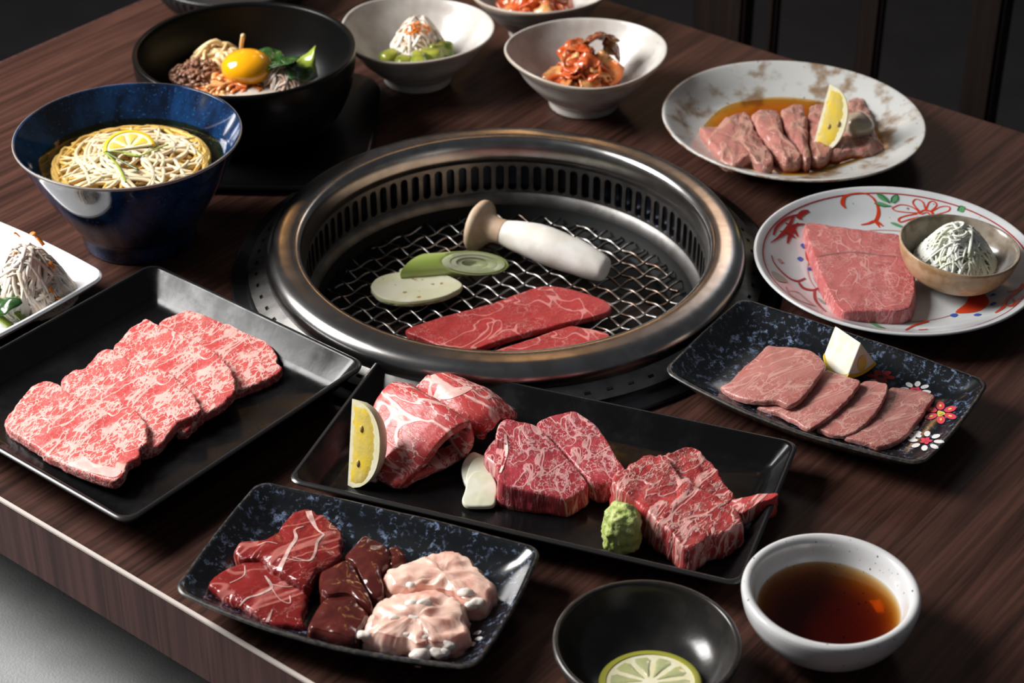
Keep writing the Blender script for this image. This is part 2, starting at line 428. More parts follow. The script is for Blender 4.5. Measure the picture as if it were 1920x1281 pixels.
def sheet(name, rows, th, mat, parent=None, nu=30, nv=30, amp=.0008, freq=80, edge=.35, pxin=True, origin=None):
    """a bent sheet of even thickness through a grid of control points"""
    G = [[(at(*p) if pxin else Vector(p)) for p in r] for r in rows]
    A = [cr([tuple(p) for p in r], nu) for r in G]
    cols = [cr([A[j][i] for j in range(len(A))], nv) for i in range(nu)]
    P = [[Vector(cols[i][j]) for i in range(nu)] for j in range(nv)]
    V, F = [], []
    def nrm(j, i):
        a = P[j][min(i+1, nu-1)]-P[j][max(i-1, 0)]; b = P[min(j+1, nv-1)][i]-P[max(j-1, 0)][i]
        n = a.cross(b); n.normalize(); return n
    for sgn in (1, -1):
        for j in range(nv):
            for i in range(nu):
                e = min(i, j, nu-1-i, nv-1-j); k = 1 if e >= 2 else (.55 if e == 0 else .9)
                p = P[j][i]
                V.append(p+nrm(j, i)*(sgn*th/2*k+amp*fbm(p, freq)))
    n = nu*nv
    for j in range(nv-1):
        for i in range(nu-1):
            a = j*nu+i
            F.append((a, a+1, a+nu+1, a+nu)); F.append((n+a, n+a+nu, n+a+nu+1, n+a+1))
    ring = [i for i in range(nu)]+[j*nu+nu-1 for j in range(1, nv)]+[(nv-1)*nu+i for i in range(nu-2, -1, -1)]+[j*nu for j in range(nv-2, 0, -1)]
    m = len(ring); base = len(V)
    for k in ring:                      # a row half way down the cut edge, bulging slightly
        j, i = divmod(k, nu)
        mid = (V[k]+V[n+k])/2
        inner = P[min(max(j, 1), nv-2)][min(max(i, 1), nu-2)]
        V.append(mid+(mid-inner).normalized()*th*edge*.5)
    for k in range(m):
        a, b = ring[k], ring[(k+1) % m]; c, d = base+k, base+(k+1) % m
        F.append((a, b, d, c)); F.append((c, d, n+b, n+a))
    lo = min(V, key=lambda v: v.z); cc = sum(V, Vector())/len(V)
    return obj(name, V, F, mat, parent, origin or Vector((cc.x, cc.y, lo.z)))
def blob(name, c, rad, mat, parent=None, amp=.002, freq=60, sub=4, flat=None, rot=None, sq=1.0, oc=3):
    bm = bmesh.new(); bmesh.ops.create_icosphere(bm, subdivisions=sub, radius=1)
    c = Vector(c); V = []
    R = rot or Matrix.Identity(3)
    for v in bm.verts:
        u = v.co.copy()
        if sq != 1: u = Vector([math.copysign(abs(x)**sq, x) for x in u])
        p = Vector((u.x*rad[0], u.y*rad[1], u.z*rad[2]))
        p += v.co*amp*fbm(p+c*2, freq, oc)
        p = R @ p + c
        if flat is not None and p.z < flat: p.z = flat+(p.z-flat)*.04
        V.append(p)
    F = [tuple(v.index for v in f.verts) for f in bm.faces]; bm.free()
    return obj(name, V, F, mat, parent, Vector((c.x, c.y, min(v.z for v in V))))
def tube_data(V, F, path, r, ns=6, flatten=1.0, taper=None):
    n = len(path); base = len(V); up = Vector((0, 0, 1)); pu = None
    for i in range(n):
        t = (path[min(i+1, n-1)]-path[max(i-1, 0)])
        if t.length < 1e-9: t = Vector((1, 0, 0))
        t.normalize()
        u = up-t*up.dot(t) if pu is None else pu-t*pu.dot(t)
        if u.length < 1e-4: u = Vector((1, 0, 0))-t*t.x
        u.normalize(); pu = u; s = t.cross(u)
        rr = r*(taper(i/(n-1)) if taper else 1)
        for k in range(ns):
            a = 2*PI*k/ns
            V.append(path[i]+u*(rr*flatten*math.sin(a))+s*(rr*math.cos(a)))
    for i in range(n-1):
        for k in range(ns):
            a = base+i*ns
            F.append((a+k, a+(k+1) % ns, a+ns+(k+1) % ns, a+ns+k))
    F.append(tuple(base+k for k in reversed(range(ns)))); F.append(tuple(base+(n-1)*ns+k for k in range(ns)))
def tube(name, path, r, mat, parent=None, ns=8, flatten=1.0, taper=None, n=None, origin=None):
    path = [Vector(p) for p in path]
    if n: path = [Vector(p) for p in cr([tuple(p) for p in path], n)]
    V, F = [], []; tube_data(V, F, path, r, ns, flatten, taper)
    c = sum(path, Vector())/len(path)
    return obj(name, V, F, mat, parent, origin or Vector((c.x, c.y, min(v.z for v in V))))
def heap(name, c, R, H, n, L, r, mat, parent=None, seed=1, ns=5, flatten=.7, curl=6.0, steep=0.0, power=1.6, ry=None, seg=9, out=0.0, lay=0.0, core=False):
    """a dome of many fine shreds, one mesh"""
    g = random.Random(seed); V, F = [], []; c = Vector(c); ry = ry or R
    for _ in range(n):
        th = g.uniform(0, 2*PI); q = math.sqrt(g.random())
        x, y = q*math.cos(th), q*math.sin(th)
        dome = max(0, 1-q**power)
        z = dome*H*(1-.35*g.random()**2)
        p = Vector((x*R, y*ry, z)); yaw = g.uniform(0, 2*PI); k = g.uniform(-curl, curl)
        pth = []; ln = L*g.uniform(.6, 1.3); pit = g.uniform(-.5, .5)-steep*g.random()
        if out: yaw = th+g.uniform(-1, 1)
        for i in range(seg):
            pth.append(c+p)
            st = ln/(seg-1)
            d = Vector((math.cos(yaw)*math.cos(pit), math.sin(yaw)*math.cos(pit), math.sin(pit)))
            p = p+d*st; yaw += k*st*30*g.uniform(.3, 1); pit += g.uniform(-.35, .25)
            qq = math.hypot(p.x/R, p.y/ry)
            if qq > 1: p.x /= qq; p.y /= qq; yaw += .7; qq = 1
            top = max(0, 1-qq**power)*H+r*1.5+lay
            if p.z > top: p.z = top; pit = min(pit, 0)-.2*qq
            if p.z < r: p.z = r; pit = abs(pit)*.2
        tube_data(V, F, pth, r*g.uniform(.75, 1.25), ns, flatten)
    if core:          # shreds are packed: a lumpy body of the same shreds fills the middle
        bm = bmesh.new(); bmesh.ops.create_icosphere(bm, subdivisions=4, radius=1); b0 = len(V)
        for v in bm.verts:
            q = math.hypot(v.co.x, v.co.y); p = Vector((v.co.x*R*.74, v.co.y*ry*.74, max(v.co.z, -.05)*H*.76))
            p += v.co*(r*2.2*fbm(p+c, 1/(r*7), 3)); V.append(c+p)
        F += [tuple(b0+v.index for v in f.verts) for f in bm.faces]; bm.free()
    return obj(name, V, F, mat, parent, c)

def rr_outline(hx, hy, r, n=12, bx=0.0, by=0.0, byn=None):
    """rounded rectangle, optionally with bowed sides"""
    out = []
    r = max(r, 1e-4)
    for cx, cy, a0 in ((hx-r, hy-r, 0), (-hx+r, hy-r, PI/2), (-hx+r, -hy+r, PI), (hx-r, -hy+r, 1.5*PI)):
        for k in range(n):
            a = a0+PI/2*k/(n-1); out.append([cx+r*math.cos(a), cy+r*math.sin(a)])
    dense = []
    for i in range(len(out)):
        a, b = out[i], out[(i+1) % len(out)]
        m = 14 if math.dist(a, b) > .02 else 1
        for k in range(m): dense.append([a[0]+(b[0]-a[0])*k/m, a[1]+(b[1]-a[1])*k/m])
    for p in dense:
        x, y = p
        p[0] += math.copysign(bx*max(0, 1-(y/hy)**2), x)*min(1, (abs(x)/hx)**6); p[1] += math.copysign((by if y > 0 or byn is None else byn)*max(0, 1-(x/hx)**2), y)*min(1, (abs(y)/hy)**6)
    return dense
def dish(name, rings, mats, center, rz, parent=None, wav=None):
    """tray: rings = [(half x, half y, corner r, z, slot, offset x, offset y)] from the foot outwards, over the rim and in to the floor"""
    V, F, K = [], [], []; R = Matrix.Rotation(rz, 3, 'Z'); c = Vector(center)
    for (hx, hy, r, z, slot, ox, oy, bx, by) in rings:
        o = rr_outline(hx, hy, r, 8, bx, *(by if isinstance(by, tuple) else (by,)))
        for (x, y) in o:
            zz = z+(wav(x, y, z) if wav else 0)
            V.append(c+R @ Vector((x+ox, y+oy, zz)))
    n = len(V)//len(rings)
    for i in range(len(rings)-1):
        for k in range(n):
            F.append((i*n+k, i*n+(k+1) % n, (i+1)*n+(k+1) % n, (i+1)*n+k)); K.append(rings[i+1][4])
    F.append(tuple(reversed(range(n)))); K.append(0)
    F.append(tuple((len(rings)-1)*n+k for k in range(n))); K.append(rings[-1][4])
    o = obj(name, V, F, mats, parent, c, True, K, 50)
    return o
def box(name, x0, x1, y0, y1, z0, z1, mat, parent=None, bev=.002, frame=None, origin=None):
    bm = bmesh.new(); bmesh.ops.create_cube(bm, size=1)
    for v in bm.verts:
        v.co = Vector(((x0+x1)/2+v.co.x*(x1-x0), (y0+y1)/2+v.co.y*(y1-y0), (z0+z1)/2+v.co.z*(z1-z0)))
    if bev: bmesh.ops.bevel(bm, geom=bm.edges[:], offset=bev, segments=2, affect='EDGES')
    V = [(frame(v.co) if frame else v.co.copy()) for v in bm.verts]; F = [tuple(v.index for v in f.verts) for f in bm.faces]; bm.free()
    c = sum(V, Vector())/len(V); c.z = min(v.z for v in V)
    return obj(name, V, F, mat, parent, origin or c, True, None, 40)
ABF = lambda v: ab(v.x, v.y, v.z)

def bvh(o):
    m = world_mat(o); me = o.data
    return BVHTree.FromPolygons([m @ v.co for v in me.vertices], [tuple(p.vertices) for p in me.polygons])
def paint(parent, name, tree, strokes, mat, lift=.0004, label=None):
    """flat brush marks lying on a surface: strokes = [(points, width in px)] or a filled outline when width is None"""
    V, F = [], []
    def drop(p):
        h = tree.ray_cast(CAM, ray(*p))
        return (h[0], h[1]) if h[0] is not None else None
    for pts, wd in strokes:
        if wd is None:
            q = crclosed(pts, 28); cx = sum(p[0] for p in q)/28; cy = sum(p[1] for p in q)/28
            rows = []
            for s in (0.02, .35, .7, 1):
                rows.append([drop((cx+(p[0]-cx)*s, cy+(p[1]-cy)*s)) for p in q])
            if any(h is None for r in rows for h in r): continue
            b = len(V)
            for r in rows:
                for h in r:
                    n = h[1] if h[1].z > 0 else -h[1]
                    V.append(h[0]+n*lift)
            for i in range(3):
                for k in range(28): F.append((b+i*28+k, b+i*28+(k+1) % 28, b+(i+1)*28+(k+1) % 28, b+(i+1)*28+k))
            F.append(tuple(b+k for k in range(28)))
        else:
            n = max(8, len(pts)*6)
            w2 = wd if isinstance(wd, (list, tuple)) else [wd]*len(pts)
            cv = cr([(*p, ww) for p, ww in zip(pts, w2)], n); b = len(V); ok = []
            for i in range(n):
                a, c = cv[max(i-1, 0)], cv[min(i+1, n-1)]
                dx, dy = c[0]-a[0], (c[1]-a[1])/.58; l = math.hypot(dx, dy) or 1
                nx, ny = -dy/l, dx/l*.58
                W = cv[i][2]/2
                hs = [drop((cv[i][0]+nx*W*s, cv[i][1]+ny*W*s)) for s in (-1, 0, 1)]
                if None in hs: ok.append(False); hs = [(Vector(), Vector((0, 0, 1)))]*3
                else: ok.append(True)
                for h in hs:
                    nn = h[1] if h[1].z > 0 else -h[1]
                    V.append(h[0]+nn*lift)
            for i in range(n-1):
                if ok[i] and ok[i+1]:
                    a = b+i*3
                    F.append((a, a+1, a+4, a+3)); F.append((a+1, a+2, a+5, a+4))
    used = sorted({i for f in F for i in f}); mp = {u: i for i, u in enumerate(used)}
    if not used: return None
    V = [V[u] for u in used]; F = [tuple(mp[i] for i in f) for f in F]
    c = sum(V, Vector())/len(V)
    me_o = obj(name, V, F, mat, parent, c)
    if label: me_o['label'] = label
    return me_o
def petals(cx, cy, R, n, pr, ph=0, sq=.6, tilt=0):
    """outlines of n oval petals round a centre, as seen on a dish"""
    out = []
    for k in range(n):
        a = ph+2*PI*k/n; x, y = R*math.cos(a), R*math.sin(a)
        o = []
        for j in range(8):
            t = 2*PI*j/8; u, v = pr*1.25*math.cos(t), pr*.8*math.sin(t)
            o.append((cx+x+u*math.cos(a)-v*math.sin(a), cy+(y+u*math.sin(a)+v*math.cos(a))*sq))
        out.append((o, None))
    return out

# ------------------------------------------------------------------ setting
o = box('floor', -4, 4, -3, 5, -.76, -.72, m_floor, None, 0); tag(o, 'dark grey floor under the table and chairs', None, None, 'structure')
# table with a round opening for the grill
GC = Vector((-.0055, .11, 0)); GA, GB = GC.dot(AX), GC.dot(BX); HR = .222
A0, A1, B0, B1, TZ = -.7346, .72, -.393, .592, .057
table = empty('dining_table', ab(0, .1, -.72), TH)
tag(table, 'dark walnut laminate table with a pale edge line and a round grill opening', 'table')
N = 96; V = []; F = []; K = []
def edge_pt(t):
    d = Vector((math.cos(t), math.sin(t)))
    s = min(((A1-.0012 if d.x > 0 else A0+.0012)-GA)/d.x if abs(d.x) > 1e-9 else 1e9, ((B1-.0012 if d.y > 0 else B0+.0012)-GB)/d.y if abs(d.y) > 1e-9 else 1e9)
    return GA+d.x*s, GB+d.y*s
angs = sorted([2*PI*k/N for k in range(N)]+[math.atan2(b-GB, a-GA) % (2*PI) for a in (A0, A1) for b in (B0, B1)])
n = len(angs)
for z in (0, -.05):
    for t in angs: V.append(ab(GA+HR*math.cos(t), GB+HR*math.sin(t), z))
    for t in angs: V.append(ab(*edge_pt(t), z))
for k in range(n):
    j = (k+1) % n
    F += [(k, j, n+j, n+k), (2*n+k, 3*n+k, 3*n+j, 2*n+j), (k, 2*n+k, 2*n+j, j), (n+k, n+j, 3*n+j, 3*n+k)]
o = obj('tabletop', V, F, m_table, None, (0, 0, 0), False)
o.data.transform(Matrix.Rotation(-TH, 4, 'Z')); o.parent = table; o.location = (0, -.1, .72)   # local axes follow the grain
def tpart(name, x0, x1, y0, y1, z0, z1, mat, bev=.0006):
    o = box(name, x0, x1, y0-.1, y1-.1, z0+.72, z1+.72, mat, None, bev); o.parent = table
    return o
o = tpart('edge_band', A0, A1, B0-.0015, B0+.001, -TZ, -.0022, m_band); tpart('edge_band', A0-.0015, A0+.001, B0, B1, -TZ, -.0022, m_band)
tpart('edge_band', A0, A1, B1-.001, B1+.0015, -TZ, -.0022, m_band)
o = tpart('edge_line', A0, A1, B0-.0016, B0+.0016, -.0022, .0004, m_trim, .0004); o['label'] = 'pale edge line'
o = tpart('edge_line', A0-.0016, A0+.0012, B0, B1, -.0022, .0002, m_band, .0003)
tpart('pedestal', GA-.28, GA+.28, GB-.10, GB+.10, -.72, -.05, m_chair, .004)
# grey upholstered bench in front of the table
bench = empty('bench_seat', ab(-.2, -.5, -.72), TH); tag(bench, 'long grey vinyl bench seat under the near table edge', 'bench')
o = box('cushion', -.9, .9, -.42, .36, .455, .555, m_vinyl, None, .025); o.parent = bench
o = box('bench_base', -.88, .88, -.38, .32, 0, .455, m_chair, None, .004); o.parent = bench
# wooden chair beyond the table
chair = empty('dining_chair', ab(-.2, .75, -.72), TH); tag(chair, 'dark stained wooden dining chair with slatted back beyond the table', 'chair')
def cpart(name, x0, x1, y0, y1, z0, z1, bev=.004):
    o = box(name, x0, x1, y0, y1, z0, z1, m_chair, None, bev); o.parent = chair; return o
cpart('seat', -.22, .22, -.19, .19, .41, .45, .01)
for x0, x1 in ((-.215, -.14), (.158, .196)): cpart('leg', x0, x1, .135, .165, 0, .82)
for x0, x1 in ((-.21, -.175), (.17, .2)): cpart('leg', x0, x1, -.175, -.14, 0, .41)
for x0, x1 in ((-.109, -.098), (.014, .043)): cpart('back_slat', x0, x1, .14, .158, .46, .79)
cpart('back_rail', -.215, .196, .137, .163, .78, .85); cpart('back_rail', -.215, .196, .139, .161, .45, .475)
cpart('stretcher', -.19, -.17, -.15, .14, .2, .225); cpart('stretcher', .17, .19, -.15, .14, .2, .225)

# ------------------------------------------------------------------ grill
grill = empty('table_grill', GC); tag(grill, 'round stainless steel grill set flush into the table', 'grill')
lip = [(.2035, .014), (.2046, .0215), (.2036, .0280), (.2008, .0324), (.1965, .0350), (.190, .0357), (.1835, .0362), (.1790, .0362), (.1755, .0352), (.1733, .0315), (.1720, .0250), (.1715, .0190), (.1712, .0125), (.1735, .0125), (.175, .020), (.182, .030), (.195, .028), (.2, .014), (.2035, .014)]
lathe('rim_ring', lip, m_steel, GC, grill, 160, cap=False)
def slotted(name, P0, P1, nsec, u0, u1, v0, v1, mat, depth, parent, capsule=True, m=5):
    """ring between two profile points with a row of real slots"""
    V, F = [], []
    if capsule:
        hole = []
        for k in range(m+1): hole.append((.5+(u1-u0)/2*math.cos(PI*k/m), v1-(v1-v0)*.14*(1-math.sin(PI*k/m))))
        for k in range(m+1): hole.append((.5-(u1-u0)/2*math.cos(PI*k/m), v0+(v1-v0)*.14*(1-math.sin(PI*k/m))))
    else: hole = [(u1, v0), (u1, v1), (u0, v1), (u0, v0)]
    h = len(hole)
    outer = []
    if capsule:
        for k in range(m+1): outer.append((1-k/m, 1))
        for k in range(m+1): outer.append((k/m, 0))
    else: outer = [(1, 0), (1, 1), (0, 1), (0, 0)]
    def P(s, u, v, dr=0):
        a = 2*PI*(s+u)/nsec; r = P0[0]+(P1[0]-P0[0])*v+dr*abs(P1[1]-P0[1])/math.hypot(P1[0]-P0[0], P1[1]-P0[1]); z = P0[1]+(P1[1]-P0[1])*v - dr*abs(P1[0]-P0[0])/math.hypot(P1[0]-P0[0], P1[1]-P0[1])
        return GC+Vector((r*math.cos(a), r*math.sin(a), z))
    for s in range(nsec):
        b = len(V)
        V += [P(s, *q) for q in outer]+[P(s, *q) for q in hole]+[P(s, *q, depth) for q in hole]
        for k in range(h):
            j = (k+1) % h
            F += [(b+k, b+j, b+h+j, b+h+k), (b+h+k, b+h+j, b+2*h+j, b+2*h+k)]
    bm = bmesh.new(); vs = [bm.verts.new(v) for v in V]
    for f in F:
        try: bm.faces.new([vs[i] for i in f])
        except ValueError: pass
    bmesh.ops.remove_doubles(bm, verts=bm.verts, dist=1e-6)
    V = [v.co.copy() for v in bm.verts]; bm.verts.index_update(); F = [tuple(v.index for v in f.verts) for f in bm.faces]; bm.free()
    return obj(name, V, F, mat, parent, GC, False)
slotted('vent_wall', (.1707, -.0192), (.1712, .0125), 92, .17, .83, .06, .90, m_steel2, .003, grill)
lathe('vent_backing', [(.178, -.024), (.178, .014)], m_slot, GC, grill, 96, cap=False)
lathe('inner_ledge', [(.1712, -.0192), (.1700, -.0200), (.1678, -.0232), (.1650, -.0288), (.1652, -.031), (.178, -.031), (.178, -.0205), (.1712, -.0192)], m_ledge, GC, grill, 128, cap=False)
lathe('fire_bowl', [(.1652, -.0290), (.1640, -.0300), (.1632, -.0434), (.150, -.0445), (.148, -.05), (.13, -.11), (0, -.115)], m_pit, GC, grill, 96, cap=False)
slotted('flange', (.2195, .0105), (.2035, .0180), 72, .36, .64, .36, .52, m_steel2, .004, grill, False)
lathe('flange_backing', [(.224, .004), (.198, .0125)], m_pit, GC, grill, 96, cap=False)
lathe('outer_ring', [(.2195, .0105), (.2205, .006), (.2225, .0045), (.2325, .0040), (.2345, .003), (.2345, .0003), (.21, .0003), (.21, .009), (.2195, .0105)], m_darksteel, GC, grill, 128, cap=False)

grate = empty('grill_grate', GC+Vector((0, 0, -.0425))); tag(grate, 'crimped wire mesh grate inside the round grill', 'grate')
GR = .1585; pitch = .0151; ZG = -.0395; half = int(GR/pitch)
for d in (0, 1):
    ang = math.radians(45+90*d-3)
    ux, uy = Vector((math.cos(ang), math.sin(ang), 0)), Vector((-math.sin(ang), math.cos(ang), 0))
    for i in range(-half, half+1):
        t = (i+.3)*pitch; L = math.sqrt(max(0, GR*GR-t*t))
        if L < .012: continue
        k0, k1 = math.ceil(-L/pitch*8), math.floor(L/pitch*8)
        path = []
        for k in range(k0, k1+1):
            s = (k+2.4)*pitch/8
            ph = math.cos(PI*k/8)*(1 if (i+d) % 2 == 0 else -1)
            path.append(GC+ux*s+uy*t+Vector((0, 0, ZG+.0015*ph)))
        V, F = [], []; tube_data(V, F, path, .00125, 6)
        obj('wire', V, F, m_wire, grate, GC+ux*0+uy*t+Vector((0, 0, ZG)))

ZT = ZG+.0027    # what lies on the grate
o = slab('beef_slice', [(760, 619), (817, 598), (880, 580), (936, 563), (1000, 540), (1039, 536), (1087, 546), (1134, 562), (1147, 575), (1132, 587), (1055, 607), (956, 633), (869, 659), (833, 651), (794, 635)], m_grillmeat, ZT+.0055, .0055, rd=.002, amp=.0007)
tag(o, 'long red beef slice grilling in front of the vegetables', 'meat', 'beef slices on the grate')
o = slab('beef_slice', [(914, 664), (976, 641), (1020, 626), (1055, 615), (1079, 611), (1134, 622), (1143, 632), (1128, 652), (1070, 680), (1000, 703), (940, 712), (918, 695)], m_grillmeat, ZT+.0055, .0055, rd=.002, amp=.0007)
tag(o, 'short red beef slice half hidden by the near grill rim', 'meat', 'beef slices on the grate')
eg = slab('aubergine_slice', C(640, 370, 3.692, [(205, 615), (260, 550), (400, 515), (560, 512), (700, 530), (800, 570), (838, 605), (800, 645), (690, 690), (500, 722), (350, 715), (250, 680)]), m_egg, ZT+.0085, .0055, rd=.0012, amp=.0003)
tag(eg, 'pale oval aubergine slice with brown seed specks on the grate', 'vegetable')
N2 = 64; base = crclosed(C(640, 370, 3.692, [(205, 615), (260, 550), (400, 515), (560, 512), (700, 530), (800, 570), (838, 605), (800, 645), (690, 690), (500, 722), (350, 715), (250, 680)]), N2)
Q = [at(*p, ZT+.0085) for p in base]; cc = sum(Q, Vector())/N2; V = []; F = []
for dz, s in ((-.0012, 1.002), (-.0012, 1.007), (-.0054, .99), (-.0054, .975)):
    for q in Q: p = cc+(q-cc)*s; p.z = ZT+.0085+dz; V.append(p)
for r in range(4):
    for k in range(N2): F.append((r*N2+k, r*N2+(k+1) % N2, ((r+1) % 4)*N2+(k+1) % N2, ((r+1) % 4)*N2+k))
obj('skin', V, F, m_eggskin, eg, cc)
# leek cut on the slant
lk_c = at(853, 493, ZT+.013); leek = empty('leek_piece', lk_c-Vector((0, 0, .013)), math.radians(8)); tag(leek, 'slant cut green leek piece behind the aubergine slice', 'vegetable')
def leek_layer(name, r0, r1, dx, mat):
    V, F = [], []; n = 40
    for (r, inner) in ((r0, 0), (r1, 1)):
        for end in (0, 1):
            for k in range(n):
                t = 2*PI*k/n; y, z = r*math.cos(t), r*.88*math.sin(t)
                h = (z/.0125+1)/2
                h = ((z/.88*.80-y*.60)/.0125+1)/2; f = (1-math.cos(t))/2
                x = -.018-.032*f if end == 0 else .049-.066*h+dx
                V.append(Vector((x, y, z+.0115)))
    q = lambda layer, end, k: (layer*2+end)*n+k % n
    for k in range(n):
        F += [(q(0, 0, k), q(0, 1, k), q(0, 1, k+1), q(0, 0, k+1)), (q(1, 0, k), q(1, 0, k+1), q(1, 1, k+1), q(1, 1, k)), (q(0, 1, k), q(1, 1, k), q(1, 1, k+1), q(0, 1, k+1)), (q(0, 0, k), q(0, 0, k+1), q(1, 0, k+1), q(1, 0, k))]
    return obj(name, V, F, mat, leek, None, True, None, 40, True)
leek_layer('layer', .0125, .0109, 0, m_leek)
for a, b, dx in ((.0107, .0085, .0015), (.0083, .006, .0005), (.0058, .0032, -.002)): leek_layer('layer', a, b, dx, m_leekin)
# king oyster mushroom
mp0, mp1 = at(1136, 507, ZT+.011), at(901, 424, ZT+.020)
mush = empty('king_oyster_mushroom', Vector((mp0.x, mp0.y, ZT))); tag(mush, 'whole king oyster mushroom with brown cap lying across the grate', 'mushroom')
def along(prof, seg=40, flat=1.0, bend=0.004):
    X = (mp1-mp0).normalized(); L = (mp1-mp0).length; Y = Vector((0, 0, 1)).cross(X).normalized(); Z = X.cross(Y)
    V, F = [], []
    for (x, r) in prof:
        for k in range(seg):
            a = 2*PI*k/seg; p = mp0+X*(x*L)+Z*(bend*math.sin(PI*min(max(x, 0), 1)))+Y*(r*math.cos(a))+Z*(r*flat*math.sin(a))
            p += (p-mp0-X*(x*L)).normalized()*.0009*fbm(p, 60)*(1 if r > .003 else 0)
            V.append(p)
    for i in range(len(prof)-1):
        for k in range(seg): F.append((i*seg+k, i*seg+(k+1) % seg, (i+1)*seg+(k+1) % seg, (i+1)*seg+k))
    F.append(tuple(reversed(range(seg)))); F.append(tuple((len(prof)-1)*seg+k for k in range(seg)))
    return V, F
V, F = along(smooth_prof([(0, .001), (0, .007), (.005, .0105), (.05, .0128), (.2, .0155), (.4, .0172), (.55, .0165), (.7, .0138), (.82, .0115), (.9, .0118), (.96, .015)], 34))
obj('stem', V, F, m_mushstem, mush, Vector((mp0.x, mp0.y, ZT)))
V, F = along(smooth_prof([(.80, .0117), (.86, .0122), (.91, .0135), (.95, .0180), (.975, .0225), (1.0, .0245), (1.03, .0235), (1.05, .0185), (1.065, .010), (1.07, .001)], 30))
obj('cap', V, F, m_mushcap, mush, mp1-Vector((0, 0, .02)))

# ------------------------------------------------------------------ trays and what is on them
def tray_rings(hx, hy, z, ins, fl, r, t=.004, foot=.022):
    L = []
    f = .0025
    def R(dx, dy, rr, zz, s, ox=0, oy=0, bx=0, by=0): L.append((hx-dx, hy-dy, max(rr, .003), zz, s, ox, oy, bx, by))
    R(foot+.004, foot+.004, r*.4, 0, 0); R(foot, foot, r*.5, .001, 0); R(foot-.003, foot-.003, r*.6, .004, 0)
    R(.004, .004, r*.9, z-.006, 0); R(.0004, .0004, r, z-.0028, 1); R(0, 0, r, z-.0012, 1); R(.0012, .0012, r, z, 1); R(.003, .003, r*.9, z+.0002, 1); R(.0045, .0045, r*.85, z-.0008, 0)
    R(ins*.72, ins*.72, r*.6, fl+.004, 0); R(ins, ins, r*.5, fl+.0008, 0); R(ins+.004, ins+.004, r*.45, fl, 0); R(hx*.6, hy*.6, .005, fl, 0)
    return L
c1 = ab((-.283-.041)/2, (-.379-.128)/2)
tray1 = dish('serving_tray', tray_rings(.121, .1255, .030, .023, .007, .012), [m_blackglaze, m_blackrim], c1, TH)
tag(tray1, 'square black glazed tray holding four marbled wagyu slices', 'tray')
FL1 = .007
W = (0, 560, 3.425)
slices = [
 ([(1020, 165), (1100, 105), (1200, 75), (1290, 95), (1420, 150), (1550, 160), (1650, 205), (1740, 300), (1782, 370), (1780, 415), (1815, 440), (1790, 480), (1700, 525), (1600, 565), (1510, 600), (1430, 650), (1300, 560), (1180, 400), (1080, 270)], (1700, 250, .016), (1200, 500, .014), 'marbled wagyu slice, farthest of four on the square black tray'),
 ([(765, 270), (830, 190), (900, 150), (940, 132), (1010, 165), (1150, 215), (1300, 290), (1400, 352), (1470, 430), (1503, 520), (1508, 595), (1450, 650), (1390, 705), (1300, 745), (1240, 810), (1150, 850), (1050, 760), (900, 560), (780, 420), (725, 325)], (1450, 380, .0255), (850, 620, .0145), 'marbled wagyu slice, second from the far end of the square black tray'),
 ([(390, 545), (430, 490), (480, 455), (540, 445), (570, 405), (640, 340), (710, 322), (780, 360), (900, 420), (1040, 450), (1150, 520), (1250, 610), (1262, 650), (1290, 690), (1268, 735), (1170, 780), (1110, 835), (1050, 910), (1000, 955), (930, 985), (870, 970), (760, 880), (600, 760), (450, 660)], (1150, 560, .0255), (600, 800, .0150), 'marbled wagyu slice, second from the near end of the square black tray'),
 ([(25, 790), (60, 735), (150, 620), (205, 557), (290, 527), (370, 547), (430, 600), (540, 635), (700, 645), (825, 680), (900, 745), (943, 815), (945, 870), (948, 915), (900, 960), (890, 1020), (830, 1050), (800, 1110), (740, 1165), (620, 1140), (450, 1075), (300, 1005), (160, 905), (60, 845)], (850, 720, .0255), (200, 900, .0160), 'marbled wagyu slice with pale fat corner, nearest of four on the square black tray'),
]
for k, (pts, A, B, lab) in enumerate(slices):
    A2, B2 = C(*W, [A[:2]])[0], C(*W, [B[:2]])[0]
    o = slab('wagyu_slice', C(*W, pts), m_wagyu, 0, .0085, slope=(A2, A[2], B2, B[2]), rd=.0022, amp=.0011, freq=55, side=.0007, edge=.0014, N=150)
    tag(o, lab, 'meat', 'wagyu slices on the square black tray')
    if k == 3:
        paint(o, 'fat_strip', bvh(o), [(C(*W, [(430, 1062), (520, 1100), (620, 1128), (735, 1150), (785, 1105), (720, 1085), (600, 1060), (540, 1010), (500, 1040)]), None)], m_wagyufat, .0003, 'pale fat at the corner')

# long black tray
cdir = math.radians(-20)
cc0 = (at(715, 665, .025)+at(1500, 828, .025)+at(1385, 1097, .025)+at(538, 900, .025))/4; cc0.z = 0
tray2 = dish('serving_tray', tray_rings(.168, .0858, .025, .020, .0065, .010), [m_blackglaze, m_blackrim], cc0, cdir)
tag(tray2, 'long black glazed tray with three kinds of beef and garnish', 'tray')
FL2 = .0065
P2 = (620, 690, 3.836); P3 = (1080, 800, 4.27)
def c2(pts): return C(*P2, pts)
def c3(pts): return C(*P3, pts)
def pz(px, z): return [(x, y, zz) for (x, y), zz in zip(px, z)]
